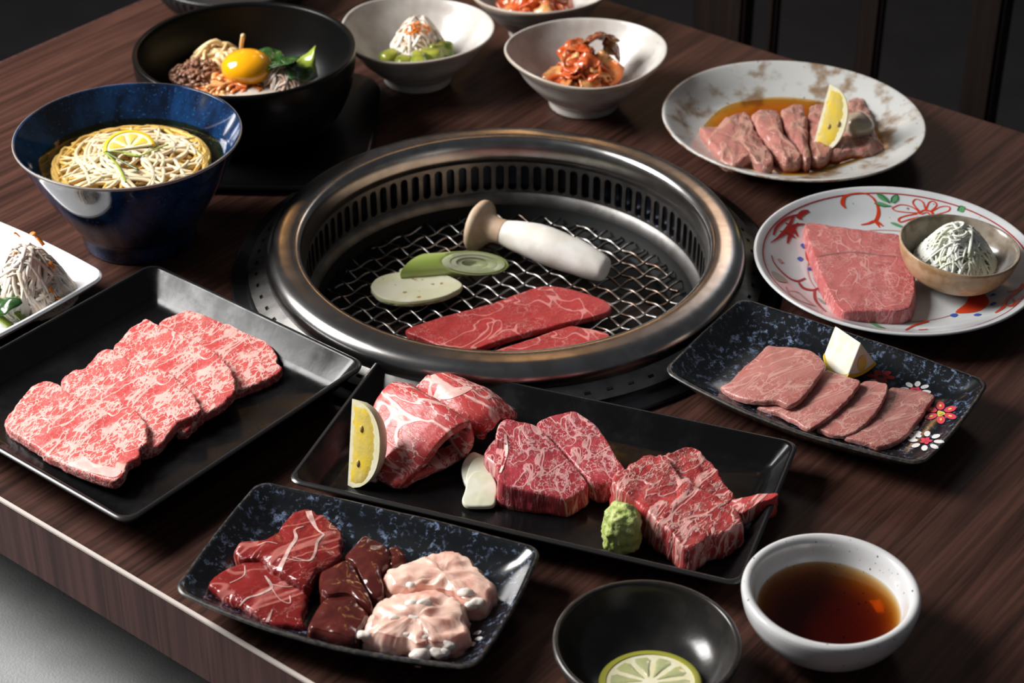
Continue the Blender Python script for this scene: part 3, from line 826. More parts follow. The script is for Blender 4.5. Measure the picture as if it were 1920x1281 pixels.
# folded rib slices: far one first
rows = [pz(c2([(640, 170), (600, 230), (600, 300), (640, 420)]), [.030, .022, .014, .010]),
        pz(c2([(760, 62), (690, 130), (720, 270), (760, 400)]), [.036, .032, .022, .012]),
        pz(c2([(930, 90), (900, 170), (900, 330), (900, 440)]), [.034, .038, .030, .014]),
        pz(c2([(1130, 190), (1110, 250), (1080, 380), (1060, 470)]), [.026, .034, .029, .012]),
        pz(c2([(1330, 360), (1270, 345), (1170, 400), (1060, 500)]), [.012, .024, .024, .0115])]
o = sheet('rib_slice', rows, .0085, m_ribeye, None, 34, 40, .0013, 70)
tag(o, 'folded marbled rib slice with a white fat seam, farther of two on the long tray', 'meat', 'folded rib slices')
paint(o, 'fat_seam', bvh(o), [(c2([(740, 215), (780, 140), (860, 145), (940, 140), (1000, 135), (1020, 150), (940, 195), (850, 225), (790, 225)]), None)], m_wagyufat, .0003, 'pale fat seam')
rows = [pz(c2([(330, 790), (300, 620), (300, 400), (340, 240), (430, 140), (540, 150), (600, 240)]), [.011, .016, .024, .033, .038, .032, .020]),
        pz(c2([(380, 810), (400, 640), (430, 460), (520, 290), (610, 200), (700, 260), (740, 350)]), [.011, .018, .028, .038, .044, .036, .022]),
        pz(c2([(450, 850), (530, 705), (620, 550), (740, 400), (830, 330), (880, 400), (880, 520)]), [.011, .020, .031, .041, .045, .038, .022]),
        pz(c2([(510, 860), (640, 735), (755, 595), (880, 470), (980, 430), (1015, 530), (960, 640)]), [.011, .019, .030, .039, .0405, .031, .016])]
o = sheet('rib_slice', rows, .009, m_ribeye, None, 44, 36, .0013, 70)
tag(o, 'folded marbled rib slice curling open, beside the lemon wedge on the long tray', 'meat', 'folded rib slices')
rows = [pz(c2([(530, 850), (620, 800), (730, 745), (860, 690), (970, 620)]), [.0115, .0115, .0115, .0125, .0145]),
        pz(c2([(480, 740), (600, 680), (700, 640), (820, 590), (940, 540)]), [.0115, .0115, .0115, .0125, .0145])]
sheet('under_fold', rows, .0075, m_ribeye, o, 24, 12, .0012, 80)
# fillet steaks
o = slab('fillet_steak', c2([(1480, 415), (1560, 345), (1730, 308), (1800, 330), (1915, 410), (2000, 530), (2060, 640), (2130, 750), (2080, 800), (1980, 830), (1870, 800), (1760, 690), (1620, 540)]), m_fillet, 0, .02, slope=(c2([(1650, 350)])[0], .034, c2([(1980, 800)])[0], .0255), rd=.0025, amp=.0010, floor=FL2+.0005, side=.0012, flare=.001)
tag(o, 'thick marbled fillet steak, farther of two in the middle of the long tray', 'meat', 'fillet steaks')
f1 = slab('fillet_steak', c2([(1195, 440), (1215, 390), (1260, 362), (1370, 380), (1480, 410), (1540, 460), (1610, 535), (1700, 635), (1790, 740), (1852, 838), (1800, 890), (1700, 945), (1560, 915), (1420, 885), (1290, 850), (1205, 805), (1205, 760), (1250, 640), (1255, 540), (1190, 510)]), m_fillet, 0, .02, slope=(c2([(1300, 400)])[0], .0400, c2([(1600, 900)])[0], .0245), rd=.0022, amp=.0009, floor=FL2+.0005, side=.0012, flare=.001, N=140)
tag(f1, 'thick marbled fillet steak behind the garlic slices on the long tray', 'meat', 'fillet steaks')
o = slab('fat_flap', c2([(1105, 610), (1190, 505), (1255, 525), (1255, 630), (1215, 720), (1180, 690)]), m_fillet, .030, .02, rd=.002, amp=.0006, parent=f1, floor=FL2+.004)
paint(f1, 'fat_seam', bvh(f1), [(c2([(1255, 480), (1262, 600), (1235, 700), (1205, 780)]), [5, 7, 7, 5])], m_wagyufat, .0004, 'pale fat seam')
# skirt steaks
s2 = slab('skirt_steak', c3([(690, 250), (740, 200), (820, 190), (900, 160), (980, 190), (1060, 260), (1140, 350), (1200, 470), (1270, 560), (1200, 640), (1050, 640), (880, 520), (760, 380)]), m_skirt, 0, .02, slope=(c3([(800, 200)])[0], .034, c3([(1250, 600)])[0], .024), rd=.002, amp=.0016, freq=110, floor=FL2+.0005, side=.0015, edge=.002)
tag(s2, 'coarse grained skirt steak, farther of two at the right end of the long tray', 'meat', 'skirt steaks')
o = slab('flap', c3([(1220, 590), (1320, 570), (1450, 540), (1610, 530), (1600, 565), (1480, 610), (1400, 660), (1330, 690), (1240, 680)]), m_skirt, 0, .02, slope=(c3([(1600, 530)])[0], .031, c3([(1250, 650)])[0], .024), rd=.0015, amp=.0012, parent=s2, floor=FL2+.006, side=.0015)
s1 = slab('skirt_steak', c3([(290, 400), (340, 350), (430, 300), (510, 240), (575, 205), (650, 215), (730, 240), (790, 330), (840, 395), (890, 408), (960, 470), (1100, 540), (1250, 625), (1342, 760), (1290, 810), (1150, 860), (1020, 905), (930, 985), (840, 960), (740, 830), (640, 760), (560, 680), (450, 590), (370, 520), (310, 470)]), m_skirt, 0, .026, slope=(c3([(520, 260)])[0], .0385, c3([(1050, 880)])[0], .0285), rd=.0028, amp=.0016, freq=90, floor=FL2+.0005, side=.002, flare=.002, edge=.002, N=150, sfreq=260)
tag(s1, 'coarse grained skirt steak beside the wasabi on the long tray', 'meat', 'skirt steaks')

def lemon_wedge(L, R, h, M4, label, seeds=(), pale=False, flesh_sides=(1, -1), name='lemon_wedge', cut0=0.0, cut1=0.0):
    """segment of a lemon: local X is the fruit's axis, the peel faces local -Z, the core line lies on X"""
    rot = M4.to_euler(); root = empty(name, M4.translation); root.rotation_euler = rot
    tag(root, label, 'lemon')
    n, m = 28, 14
    def rad(s): return max(.0006, R*(max(0, 1-abs(s)**2.3))**.5)
    def Pt(s, ph, f): return Vector((s*L/2, f*rad(s)*math.sin(ph), -f*rad(s)*math.cos(ph)))
    ss = [-1+cut0+(2-cut0-cut1)*i/(n-1) for i in range(n)]
    V, F = [], []
    for f in (.9, 1.0):
        for s in ss:
            for k in range(m):
                ph = -h+2*h*k/(m-1); V.append(Pt(s, ph, f))
    q = lambda a, i, k: (a*n+i)*m+k
    for i in range(n-1):
        for k in range(m-1):
            F += [(q(1, i, k), q(1, i+1, k), q(1, i+1, k+1), q(1, i, k+1)), (q(0, i, k), q(0, i, k+1), q(0, i+1, k+1), q(0, i+1, k))]
        F += [(q(0, i, 0), q(0, i+1, 0), q(1, i+1, 0), q(1, i, 0)), (q(0, i, m-1), q(1, i, m-1), q(1, i+1, m-1), q(0, i+1, m-1))]
    for i in (0, n-1):
        for k in range(m-1): F.append((q(0, i, k), q(1, i, k), q(1, i, k+1), q(0, i, k+1)))
    obj('peel', V, F, m_lemonpith if pale else m_lemonpeel, root, None, True, None, 40, True)
    V, F = [], []
    for s in ss:
        V.append(Pt(s, 0, 0)+Vector((0, 0, 0)))
        for k in range(m): V.append(Pt(s, -h+2*h*k/(m-1), .905))
    w = m+1
    for i in range(n-1):
        for k in range(w): F.append((i*w+k, (i+1)*w+k, (i+1)*w+(k+1) % w, i*w+(k+1) % w))
    F.append(tuple(range(w))); F.append(tuple((n-1)*w+k for k in reversed(range(w))))
    obj('pith', V, F, m_lemonpith, root, None, True, None, 40, True)
    for sg in flesh_sides:
        V, F = [], []; ns, nf = 24, 8
        nv = Vector((0, sg*math.cos(h), math.sin(h)))
        for i in range(ns):
            s = (-1+cut0)*.88+((2-cut0-cut1)*.88)*i/(ns-1)
            for k in range(nf):
                f = .07+.79*k/(nf-1); e = min(i, k, ns-1-i, nf-1-k)
                p = Pt(s, sg*h, f)
                if abs(s)*L/2 > 0: p.x *= 1
                V.append(p+nv*(.0009*min(1, e/2)-.0002+.0003*fbm(p, 500)))
        for i in range(ns-1):
            for k in range(nf-1): F.append((i*nf+k, (i+1)*nf+k, (i+1)*nf+k+1, i*nf+k+1))
        obj('flesh', V, F, m_lemonflesh, root, None, True, None, None, True)
    for (s, f, sg) in seeds:
        nv = Vector((0, sg*math.cos(h), math.sin(h))); p = Pt(s, sg*h, f)+nv*.0008
        bm = bmesh.new(); bmesh.ops.create_icosphere(bm, subdivisions=2, radius=1)
        V = [p+Vector((v.co.x*.0028, v.co.y*.0012, v.co.z*.0016)) for v in bm.verts]; F = [tuple(v.index for v in f2.verts) for f2 in bm.faces]; bm.free()
        obj('seed', V, F, m_seed, root, p, True, None, None, True)
    return root
def frame(loc, X, Zup):
    X = Vector(X).normalized(); Z = Vector(Zup); Z = (Z-X*Z.dot(X)).normalized(); Y = Z.cross(X)
    m = Matrix((X, Y, Z)).transposed().to_4x4(); m.translation = loc; return m
def face_frame(loc, X, nrm, h):
    """frame of a wedge whose cut face (side +1) looks along nrm, core line through loc along X"""
    X = Vector(X).normalized(); n = Vector(nrm); n = (n-X*n.dot(X)).normalized(); r = n.cross(X)
    if r.x < 0: X = -X; r = n.cross(X)
    Y = math.cos(h)*n+math.sin(h)*r; Z = math.sin(h)*n-math.cos(h)*r
    m = Matrix((X, Y, Z)).transposed().to_4x4(); m.translation = loc; return m
lp = at(684, 832, .034)
lp = at(656, 832, .034)
lemon_wedge(.066, .027, .42, face_frame(lp, (.06, .45, .89), (-.55, -.75, .38), .42), 'lemon wedge with two seeds standing at the left end of the long black tray', ((-.38, .42, 1), (.40, .36, 1)), True)
# garlic: three overlapping slices
for pts, zt, lab in (([(940, 740), (950, 680), (985, 625), (1030, 600), (1090, 620), (1155, 645), (1160, 665), (1100, 700), (1060, 830), (1000, 850), (965, 830)], .0165, 'raw garlic slice, farthest of three beside the fillet steak'),
                     ([(970, 810), (985, 730), (1020, 660), (1080, 630), (1140, 670), (1215, 720), (1190, 760), (1165, 800), (1120, 900), (1000, 900)], .0195, 'raw garlic slice, middle of three beside the fillet steak'),
                     ([(945, 950), (965, 880), (985, 800), (1030, 745), (1100, 740), (1160, 770), (1195, 840), (1190, 920), (1170, 985), (1080, 996), (980, 990)], .0215, 'raw garlic slice, nearest of three beside the fillet steak')):
    A = c2([(1080, 700)])[0]; B = c2([(1060, 985)])[0]
    o = slab('garlic_slice', c2(pts), m_garlic, 0, .003, slope=(A, zt, B, max(.0105, zt-.010)), rd=.0012, amp=.0004, puff=.0006, side=.0002, N=60)
    tag(o, lab, 'garlic', 'garlic slices on the long tray')
wc = at(1166, 992, FL2+.014)
o = blob('wasabi_mound', wc, (.0135, .0135, .0185), m_wasabi, None, .0022, 170, 5, FL2, None, .72, 4)
tag(o, 'knob of grated green wasabi in front of the skirt steak', 'wasabi')

# speckled trays
def speckle_tray(corners, hx, hy, label, rot=None):
    P = [at(*c, .024) for c in corners]; c = sum(P, Vector())/4; c.z = 0
    d = (P[1]-P[0])+(P[2]-P[3]); rz = math.atan2(d.y, d.x) if rot is None else rot
    L = []
    def R(dx, dy, rr, zz, s, bx=.003, by=(.004, .012)): L.append((hx-dx, hy-dy, max(rr*.7, .004), zz, s, 0, 0, bx, by))
    R(.036, .030, .01, 0, 0); R(.033, .027, .012, .001, 0); R(.030, .024, .012, .005, 0); R(.012, .010, .014, .012, 0); R(.004, .0035, .014, .019, 0); R(.0006, .0006, .014, .0228, 0); R(0, 0, .014, .0240, 1); R(.0008, .0008, .014, .0252, 1); R(.0022, .0022, .0135, .0254, 1); R(.004, .004, .013, .0244, 0)
    R(.010, .009, .012, .0185, 0); R(.020, .017, .012, .0120, 0); R(.032, .027, .014, .0085, 0); R(.045, .038, .014, .0078, 0); R(hx*.7, hy*.7, .006, .0074, 0, 0, 0.0)
    o = dish('speckled_tray', L, [m_speck, m_speckrim], c, rz, None, lambda x, y, z: (.0025*(abs(x)/hx)**3*(abs(y)/hy)**3 + .0012*fbm(Vector((x, y, 0)), 16))*min(1, z/.02))
    tag(o, label, 'tray'); return o, rz
tray3, rz3 = speckle_tray([(480, 913), (1016, 1036), (888, 1256), (333, 1106)], .108, .064, 'blue speckled black tray of offal at the near table edge')
tray4, rz4 = speckle_tray([(1388, 572), (1856, 718), (1722, 878), (1248, 692)], .108, .064, 'blue speckled black tray with tongue slices and painted flowers')
FL3 = .0078
t4 = bvh(tray4); Q6 = (1340, 600, 3.692)
def c6(p): return C(*Q6, p)
fx = lambda x, y: c6([(x, y)])[0]
paint(tray4, 'painted_flower', t4, petals(*fx(1463, 840), 24.5, 8, 7.5, .1, .55), m_paint['white'], .0004, 'white painted flower')
paint(tray4, 'painted_flower', t4, petals(*fx(1463, 840), 5.5, 5, 5.5, .1, .55), m_paint['pink'], .0006, 'pink flower centre')
paint(tray4, 'painted_flower', t4, petals(*fx(1565, 645), 21, 6, 10, .5, .62), m_paint['pink'], .0004, 'pink painted flower')
paint(tray4, 'painted_flower', t4, petals(*fx(1565, 645), 21, 6, 3, .5, .62)+petals(*fx(1565, 652), 1, 3, 6, 0, .7), m_paint['yellow'], .0006, 'yellow flower centre')
paint(tray4, 'painted_flower', t4, [p for p in petals(*fx(1390, 490), 21, 8, 7, .2, .6)], m_paint['white'], .0004, 'white painted flower')
paint(tray4, 'painted_flower', t4, petals(*fx(1390, 490), 5, 5, 6, .2, .55), m_paint['pink'], .0006, 'pink flower centre')
paint(tray4, 'painted_flower', t4, petals(*fx(1340, 775), 17, 7, 7, .2, .6), m_paint['white'], .0004, 'white painted flower')
paint(tray4, 'painted_flower', t4, petals(*fx(1150, 395), 16, 6, 9, .2, .5), m_paint['dark'], .0004, 'dull red painted flower')
t3 = bvh(tray3)
paint(tray3, 'painted_flower', t3, [(C(640, 1010, 5.0526, p), None) for p in ([(1250, 910), (1290, 878), (1330, 880), (1300, 912)], [(1265, 960), (1300, 935), (1340, 940), (1310, 970)], [(1215, 1015), (1240, 985), (1278, 990), (1255, 1025)])], m_paint['white'], .0004, 'white painted petals')

tongues = [
 ([(900, 800), (1000, 755), (1110, 650), (1190, 520), (1220, 468), (1300, 470), (1420, 490), (1522, 525), (1480, 590), (1420, 685), (1340, 780), (1270, 835), (1160, 875), (1050, 850)], .0150, .0135, 'thin pink tongue slice, nearest the painted flowers'),
 ([(712, 735), (820, 650), (900, 580), (1000, 450), (1060, 418), (1150, 425), (1200, 450), (1180, 530), (1110, 650), (1000, 755), (910, 795), (830, 790), (750, 765)], .0205, .0150, 'thin pink tongue slice, second from the painted flowers'),
 ([(298, 600), (450, 560), (600, 520), (700, 400), (770, 345), (850, 365), (950, 395), (1013, 420), (970, 490), (900, 575), (820, 645), (715, 722), (640, 745), (560, 700), (430, 640)], .0235, .0155, 'thin pink tongue slice directly below the lemon piece'),
 ([(40, 465), (100, 432), (200, 322), (300, 240), (370, 175), (430, 182), (560, 185), (650, 205), (720, 250), (768, 308), (740, 370), (690, 440), (620, 525), (560, 572), (500, 588), (430, 560), (330, 565), (200, 548), (100, 510)], .0260, .0170, 'broad domed tongue slice at the left end of its speckled tray')]
for k, (pts, za, zb, lab) in enumerate(tongues):
    cx = sum(p[0] for p in pts)/len(pts); cy = sum(p[1] for p in pts)/len(pts)
    A = fx(cx+120, cy-10); B = fx(cx-160, cy+60)
    o = slab('tongue_slice', c6(pts), m_tongue, 0, .0045, slope=(A, za-.002, B, zb), rd=.0016, amp=.0009, freq=45, puff=.003 if k == 3 else .001, side=.0004, edge=.0008)
    tag(o, lab, 'meat', 'tongue slices on the speckled tray')
# lemon piece standing on its peel
lw = lemon_wedge(.050, .036, .50, frame(at(1592, 628, .047), (.5, -.85, .06), (-.10, -.05, .99)), 'squat lemon piece standing on its peel above the tongue slices', (), False, (), 'lemon_piece', .30, .42)
for ch_ in lw.children:
    if ch_.name.startswith('pith'):
        bv = ch_.modifiers.new('soft edges', 'BEVEL'); bv.width = .0035; bv.segments = 4; bv.limit_method = 'ANGLE'; bv.angle_limit = math.radians(35)
        ch_.data.materials[0] = M('white lemon pith', (.88, .87, .76), .5, col2=(.86, .82, .62), vs=120, stretch=(1, .3, 1), bs=160, bstr=.4)
V = []; F = [tuple(range(16))]
for k in range(16):
    a = 2*PI*k/16; V.append(Vector((.050/2*(1-.42)+.0004, .0045*math.cos(a), -.0195+.0075*math.sin(a))))
obj('flesh', V, F, m_lemonflesh, lw, None, True, None, None, True)

H = (370, 930, 4.269); I = (640, 1010, 5.0526)
def ch(p): return C(*H, p)
def ci(p): return C(*I, p)
h2 = slab('heart_slice', ch([(85, 700), (130, 640), (220, 590), (330, 530), (430, 502), (520, 520), (640, 630), (760, 690), (880, 735), (878, 850), (850, 945), (848, 1030), (760, 1040), (600, 1020), (480, 960), (350, 880), (230, 820), (125, 750)]), m_heart, 0, .012, slope=(ch([(500, 560)])[0], .0190, ch([(600, 1000)])[0], .0155), rd=.003, amp=.0016, freq=60, puff=.0015, floor=FL3+.0006, side=.001, edge=.001)
tag(h2, 'glossy dark red heart slice, nearer of two on the offal tray', 'meat', 'heart slices')
paint(h2, 'sinew', bvh(h2), [(ch([(540, 640), (575, 690), (590, 740), (500, 790), (400, 820), (340, 880)]), [3, 6, 6, 5, 4, 3]), (ch([(595, 740), (660, 830), (740, 860), (740, 800)]), 2), (ch([(560, 1010), (600, 910)]), [7, 2]), (ch([(380, 560), (370, 640), (260, 700)]), 2), (ch([(600, 710), (700, 730), (800, 720)]), 2)], m_sinew, .0003, 'pale sinew')
h1 = slab('heart_slice', ch([(290, 430), (340, 372), (400, 357), (500, 362), (580, 332), (640, 290), (680, 220), (760, 132), (850, 102), (910, 107), (960, 150), (1020, 157), (1090, 210), (1150, 262), (1168, 310), (1155, 400), (1140, 495), (1050, 555), (980, 590), (940, 640), (888, 710), (850, 715), (750, 670), (640, 610), (560, 550), (500, 500), (400, 500), (320, 490)]), m_heart, 0, .012, slope=(ch([(900, 150)])[0], .0230, ch([(750, 650)])[0], .0235), rd=.003, amp=.0020, freq=60, puff=.003, floor=FL3+.004, side=.001, edge=.001, N=140)
tag(h1, 'glossy dark red heart slice with pale branching sinew, farther of two', 'meat', 'heart slices')
paint(h1, 'sinew', bvh(h1), [(ch([(655, 600), (690, 520), (740, 420), (790, 340), (780, 275), (850, 245)]), [9, 8, 7, 7, 4, 2]), (ch([(1015, 310), (960, 370), (940, 460), (890, 520), (760, 490)]), [5, 5, 5, 4, 2]), (ch([(885, 110), (910, 180), (960, 270), (1015, 310)]), [12, 11, 5, 3]), (ch([(480, 400), (560, 370), (640, 385)]), 2), (ch([(1070, 220), (1060, 260), (1120, 270)]), 2), (ch([(700, 500), (800, 520), (880, 520)]), 2)], m_sinew, .0003, 'pale sinew')
for pts, zt, sl, lab in (
   ([(1535, 412), (1600, 402), (1655, 440), (1668, 500), (1600, 560), (1540, 560)], .019, None, 'small dark liver piece behind the others, next to the back intestine'),
   ([(1175, 480), (1230, 402), (1330, 302), (1400, 325), (1500, 382), (1540, 432), (1550, 520), (1480, 600), (1495, 740), (1470, 800), (1380, 790), (1300, 660), (1240, 540)], .0215, None, 'dark glossy liver piece with a raised corner, farthest of the row'),
   ([(980, 610), (1060, 562), (1190, 502), (1262, 560), (1320, 680), (1390, 800), (1400, 890), (1330, 860), (1230, 800), (1130, 790), (1030, 800), (978, 740)], .0245, None, 'dark glossy liver piece in the middle of the row'),
   ([(880, 1060), (915, 960), (985, 850), (1040, 805), (1150, 785), (1280, 778), (1300, 840), (1370, 920), (1350, 1010), (1300, 1070), (1290, 1130), (1230, 1160), (1100, 1125), (960, 1085)], .0225, None, 'dark glossy liver piece with bright highlights, nearest of the row')):
    o = slab('liver_piece', ch(pts), m_liver, zt, .01, rd=.004, amp=.0014, freq=60, puff=.0022, floor=FL3+.0008, side=.0008, N=90)
    tag(o, lab, 'meat', 'liver pieces on the offal tray')
def folds(sd, amp=.0024, f=75):
    def h(p, s): 
        q = Vector((p.x*1.0+p.y*.5, p.y*1.6-p.x*.3, sd))
        return amp*(ridge(q, f)-.5)*(1-s**6)
    return h
i1 = slab('intestine_piece', ci([(380, 330), (430, 285), (550, 245), (700, 185), (830, 135), (950, 110), (1030, 100), (1170, 145), (1250, 185), (1310, 262), (1400, 350), (1470, 430), (1478, 480), (1430, 540), (1380, 620), (1280, 640), (1180, 610), (1080, 540), (900, 470), (750, 450), (600, 480), (500, 465), (430, 400)]), m_offal, .0235, .016, rd=.006, amp=.0015, freq=90, puff=.004, hfun=folds(1.3), floor=FL3+.0008, side=.0025, edge=.002, N=150)
tag(i1, 'pale folded intestine piece, farther of two on the offal tray', 'meat', 'intestine pieces')
i2 = slab('intestine_piece', ci([(190, 910), (215, 840), (262, 720), (312, 620), (400, 545), (560, 512), (700, 472), (900, 472), (1050, 530), (1150, 582), (1198, 680), (1218, 850), (1230, 880), (1180, 960), (1080, 1000), (960, 1030), (870, 1020), (830, 990), (780, 1040), (700, 1050), (650, 1010), (600, 960), (500, 970), (400, 965), (300, 930)]), m_offal, .0245, .016, rd=.006, amp=.0015, freq=90, puff=.005, hfun=folds(4.1, .0028, 85), floor=FL3+.0008, side=.0025, edge=.002, N=150)
tag(i2, 'pink folded intestine piece with white fat, nearer of two on the offal tray', 'meat', 'intestine pieces')
tb = bvh(i2)
def bl(tree, x, y, r, nm='fat_lobe', par=None, dz=0):
    h = tree.ray_cast(CAM, ray(*ci([(x, y)])[0]))[0]
    if h is None: h = at(*ci([(x, y)])[0], FL3+r*.6)
    blob(nm, h-Vector((0, 0, r*.40-dz)), (r*1.35, r*.9, r*.75), m_offalfat, par, r*.35, 150, 3)
for x, y, r in ((690, 610, .0042), (790, 600, .0044), (520, 740, .0036), (680, 750, .0036), (800, 920, .0036), (600, 900, .003), (740, 1080, .0052), (900, 1060, .0052), (960, 1050, .004), (1000, 990, .004), (220, 900, .0042), (830, 1010, .0036)): bl(tb, x, y, r, par=i2)
tb1 = bvh(i1)
for x, y, r in ((420, 330, .0042), (650, 440, .0034), (1180, 500, .0044), (1280, 590, .004), (1230, 620, .0035)): bl(tb1, x, y, r, par=i1)

# ------------------------------------------------------------------ bowls
def wobble(amp, n, ph, zamp=0.0):
    return lambda r, z, a: (r*(1+amp*math.sin(n*a+ph)+amp*.5*math.sin((n+1)*a+ph*2)), z+(zamp*math.sin(n*a+ph) if z > .02 else 0))
def bowl(name, prof, rim_i, mats, c, label, cat='bowl', **kw):
    o = lathe(name, prof, mats, c, None, fm=lambda i: 1 if (len(mats) > 1 and rim_i[0] <= i < rim_i[1]) else (2 if len(mats) > 2 and i >= rim_i[1] else 0), **kw)
    tag(o, label, cat); return o
# blue noodle bowl
BC = Vector((-.3290, .1665, 0))
outer = smooth_prof([(.045, 0), (.0490, .001), (.0500, .008), (.0505, .016), (.0545, .0215), (.064, .036), (.0755, .056), (.0872, .080), (.0966, .1003)], 30)
inner = smooth_prof([(.0975, .1018), (.0970, .1030), (.0955, .1028), (.0938, .1003), (.0810, .080), (.0705, .060), (.057, .038), (.04, .025), (.02, .018), (.0005, .017)], 34)
bowl('noodle_bowl', outer+inner, (29, 35), [m_blue, m_bluerim], BC, 'deep blue glazed footed bowl of noodle soup')
o = lathe('soup_broth', [(.0005, .038), (.056, .038), (.0705, .0610), (.0780, .0764), (.0788, .0770), (.05, .0770), (.0005, .0770)], m_broth, BC, None, sharp=20); tag(o, 'clear golden broth in the blue bowl', 'broth')
# noodles: long swirling strands
g = random.Random(3); V, F = [], []
for k in range(210):
    q = math.sqrt(g.random())*.060; t0 = g.uniform(0, 2*PI); p = Vector((q*math.cos(t0)-.003, q*math.sin(t0)-.004, 0))
    yaw = t0+PI/2*g.choice((1, -1))+g.uniform(-.9, .9); pth = []; zz = g.uniform(.060, .0765); kk = g.uniform(-.28, .28); ph = g.uniform(0, 6)
    for i in range(22):
        rr = math.hypot(p.x, p.y)
        top = .0795-.006*(rr/.074)**2
        pth.append(BC+Vector((p.x, p.y, min(top, zz+.0018*math.sin(ph+i*.5)+.006*(1-(rr/.07)**2)))))
        p = p+Vector((math.cos(yaw), math.sin(yaw), 0))*.0052; yaw += kk+g.uniform(-.12, .12)
        if math.hypot(p.x, p.y) > .067:
            d = math.atan2(-p.y, -p.x); dd = (d-yaw+PI) % (2*PI)-PI; yaw += dd*.35
            p *= .067/math.hypot(p.x, p.y)
    tube_data(V, F, pth, .0018, 6)
o = obj('noodles', V, F, m_noodle, None, BC+Vector((0, 0, .05))); tag(o, 'pale thin noodles in the broth of the blue bowl', 'noodles', None, 'stuff')
# lemon half slice on the noodles
def lemon_slice(name, c, r, th, R, label, half=False, body=None, flesh=None, nseg=9):
    root = empty(name, c); root.rotation_euler = R.to_euler(); tag(root, label, 'lemon')
    a0, a1 = (0, PI) if half else (0, 2*PI)
    n = 48
    V, F = [], []
    def ring(rr, z): 
        for k in range(n+1):
            a = a0+(a1-a0)*k/n; V.append(Vector((rr*math.cos(a), rr*math.sin(a), z)))
    prof = [(r*.86, 0), (r*.97, 0), (r, th*.25), (r, th*.75), (r*.97, th), (r*.86, th)]
    for rr, z in prof: ring(rr, z)
    m = len(prof)
    for i in range(m):
        for k in range(n):
            j = (i+1) % m; F.append((i*(n+1)+k, i*(n+1)+k+1, j*(n+1)+k+1, j*(n+1)+k))
    if half: F.append(tuple(i*(n+1) for i in range(m))); F.append(tuple(i*(n+1)+n for i in reversed(range(m))))
    obj('peel', V, F, m_lemonpeel if half else m_cuke2, root, None, True, None, 50, True)
    V, F = [], []
    for z in (th*.15, th*.85):
        V.append(Vector((0, 0, z)))
        for k in range(n+1):
            a = a0+(a1-a0)*k/n; V.append(Vector((r*.9*math.cos(a), r*.9*math.sin(a), z)))
    b = n+2
    for k in range(n): F += [(0, 1+k, 2+k), (b, b+2+k, b+1+k), (1+k, b+1+k, b+2+k, 2+k)]
    if half: F += [(0, b, b+1, 1), (0, n+1, b+n+1, b)]
    obj('pith', V, F, m_lemonpith, root, None, True, None, 40, True)
    ns = nseg if not half else nseg//2
    for s in range(ns):
        t0 = a0+(a1-a0)*(s+.06)/ns; t1 = a0+(a1-a0)*(s+.94)/ns; V, F = [], []
        gr, ga = 6, 6
        for z in (th*.84, th*.98):
            for i in range(gr):
                f = .1+.72*i/(gr-1)
                for k in range(ga):
                    u = k/(ga-1); um = .5+(u-.5)*min(1, (.35+f))*(.7 if i == gr-1 else 1)
                    a = t0+(t1-t0)*um; V.append(Vector((r*f*math.cos(a), r*f*math.sin(a), z-(.2*th if (z > th*.9 and (i in (0, gr-1) or k in (0, ga-1))) else 0))))
        for i in range(gr-1):
            for k in range(ga-1): F.append((gr*ga+i*ga+k, gr*ga+i*ga+k+1, gr*ga+(i+1)*ga+k+1, gr*ga+(i+1)*ga+k))
        obj('flesh_segment', V, F, flesh or m_lemonflesh, root, None, True, None, None, True)
    return root
m_cuke2 = M('thin yellow green peel', (.38, .38, .05), .35)
lemon_slice('lemon_slice', at(243, 281, .0805), .0225, .003, frame(Vector(), (.96, .28, .02), (-.05, -.30, .95)).to_3x3(), 'half lemon slice floating on the noodles in the blue bowl', True)
for k, (pts, lab) in enumerate(([[(195, 282), (225, 300), (260, 318)], 'curved'], [[(196, 284), (222, 312), (236, 342)], ''], [[(232, 288), (262, 292), (290, 280), (316, 271)], ''], [[(205, 283), (235, 286), (258, 291)], ''])):
    o = tube('scallion_strip', [at(*p, .0822) for p in pts], .0011, m_stalk if k else m_green, None, 6, .5, None, 14)
    tag(o, ('dark green scallion strip running from the lemon slice towards the bowl front', 'light scallion strip dropping to the near rim of the noodles', 'scallion strip sticking out to the right behind the lemon slice', 'short scallion strip along the cut edge of the lemon slice')[k], 'scallion', 'scallion strips')

# black stone bowl on its stand
STC = Vector((-.2522, .3630, 0)); Z0 = .009
stand = dish('pot_stand', [(.108, .108, .03, 0, 0, 0, 0, 0, 0), (.114, .114, .034, .002, 0, 0, 0, .004, .004), (.117, .117, .036, .006, 0, 0, 0, .005, .005), (.1155, .1155, .036, .0085, 0, 0, 0, .005, .005), (.113, .113, .035, .009, 0, 0, 0, .005, .005), (.085, .085, .035, .0088, 0, 0, 0, 0, 0)], [m_stone], STC, TH+PI/4-.15)
tag(stand, 'black rounded stand under the black stone bowl', 'stand')
o_ = smooth_prof([(.060, Z0), (.068, Z0+.002), (.086, Z0+.015), (.0980, Z0+.038), (.1035, Z0+.062), (.1045, Z0+.075)], 24)
i_ = smooth_prof([(.1048, Z0+.0790), (.1038, Z0+.0815), (.1010, Z0+.0815), (.0990, Z0+.079), (.0968, Z0+.066), (.089, Z0+.040), (.072, Z0+.020), (.05, Z0+.012), (.0005, Z0+.010)], 30)
pot = bowl('stone_bowl', o_+i_, (0, 0), [m_stone], STC, 'large black stone bowl of rice topped with a raw egg yolk')
RZ = Z0+.034
FC = at(462, 150, RZ); FC = Vector((STC.x-.004, STC.y-.006, 0))
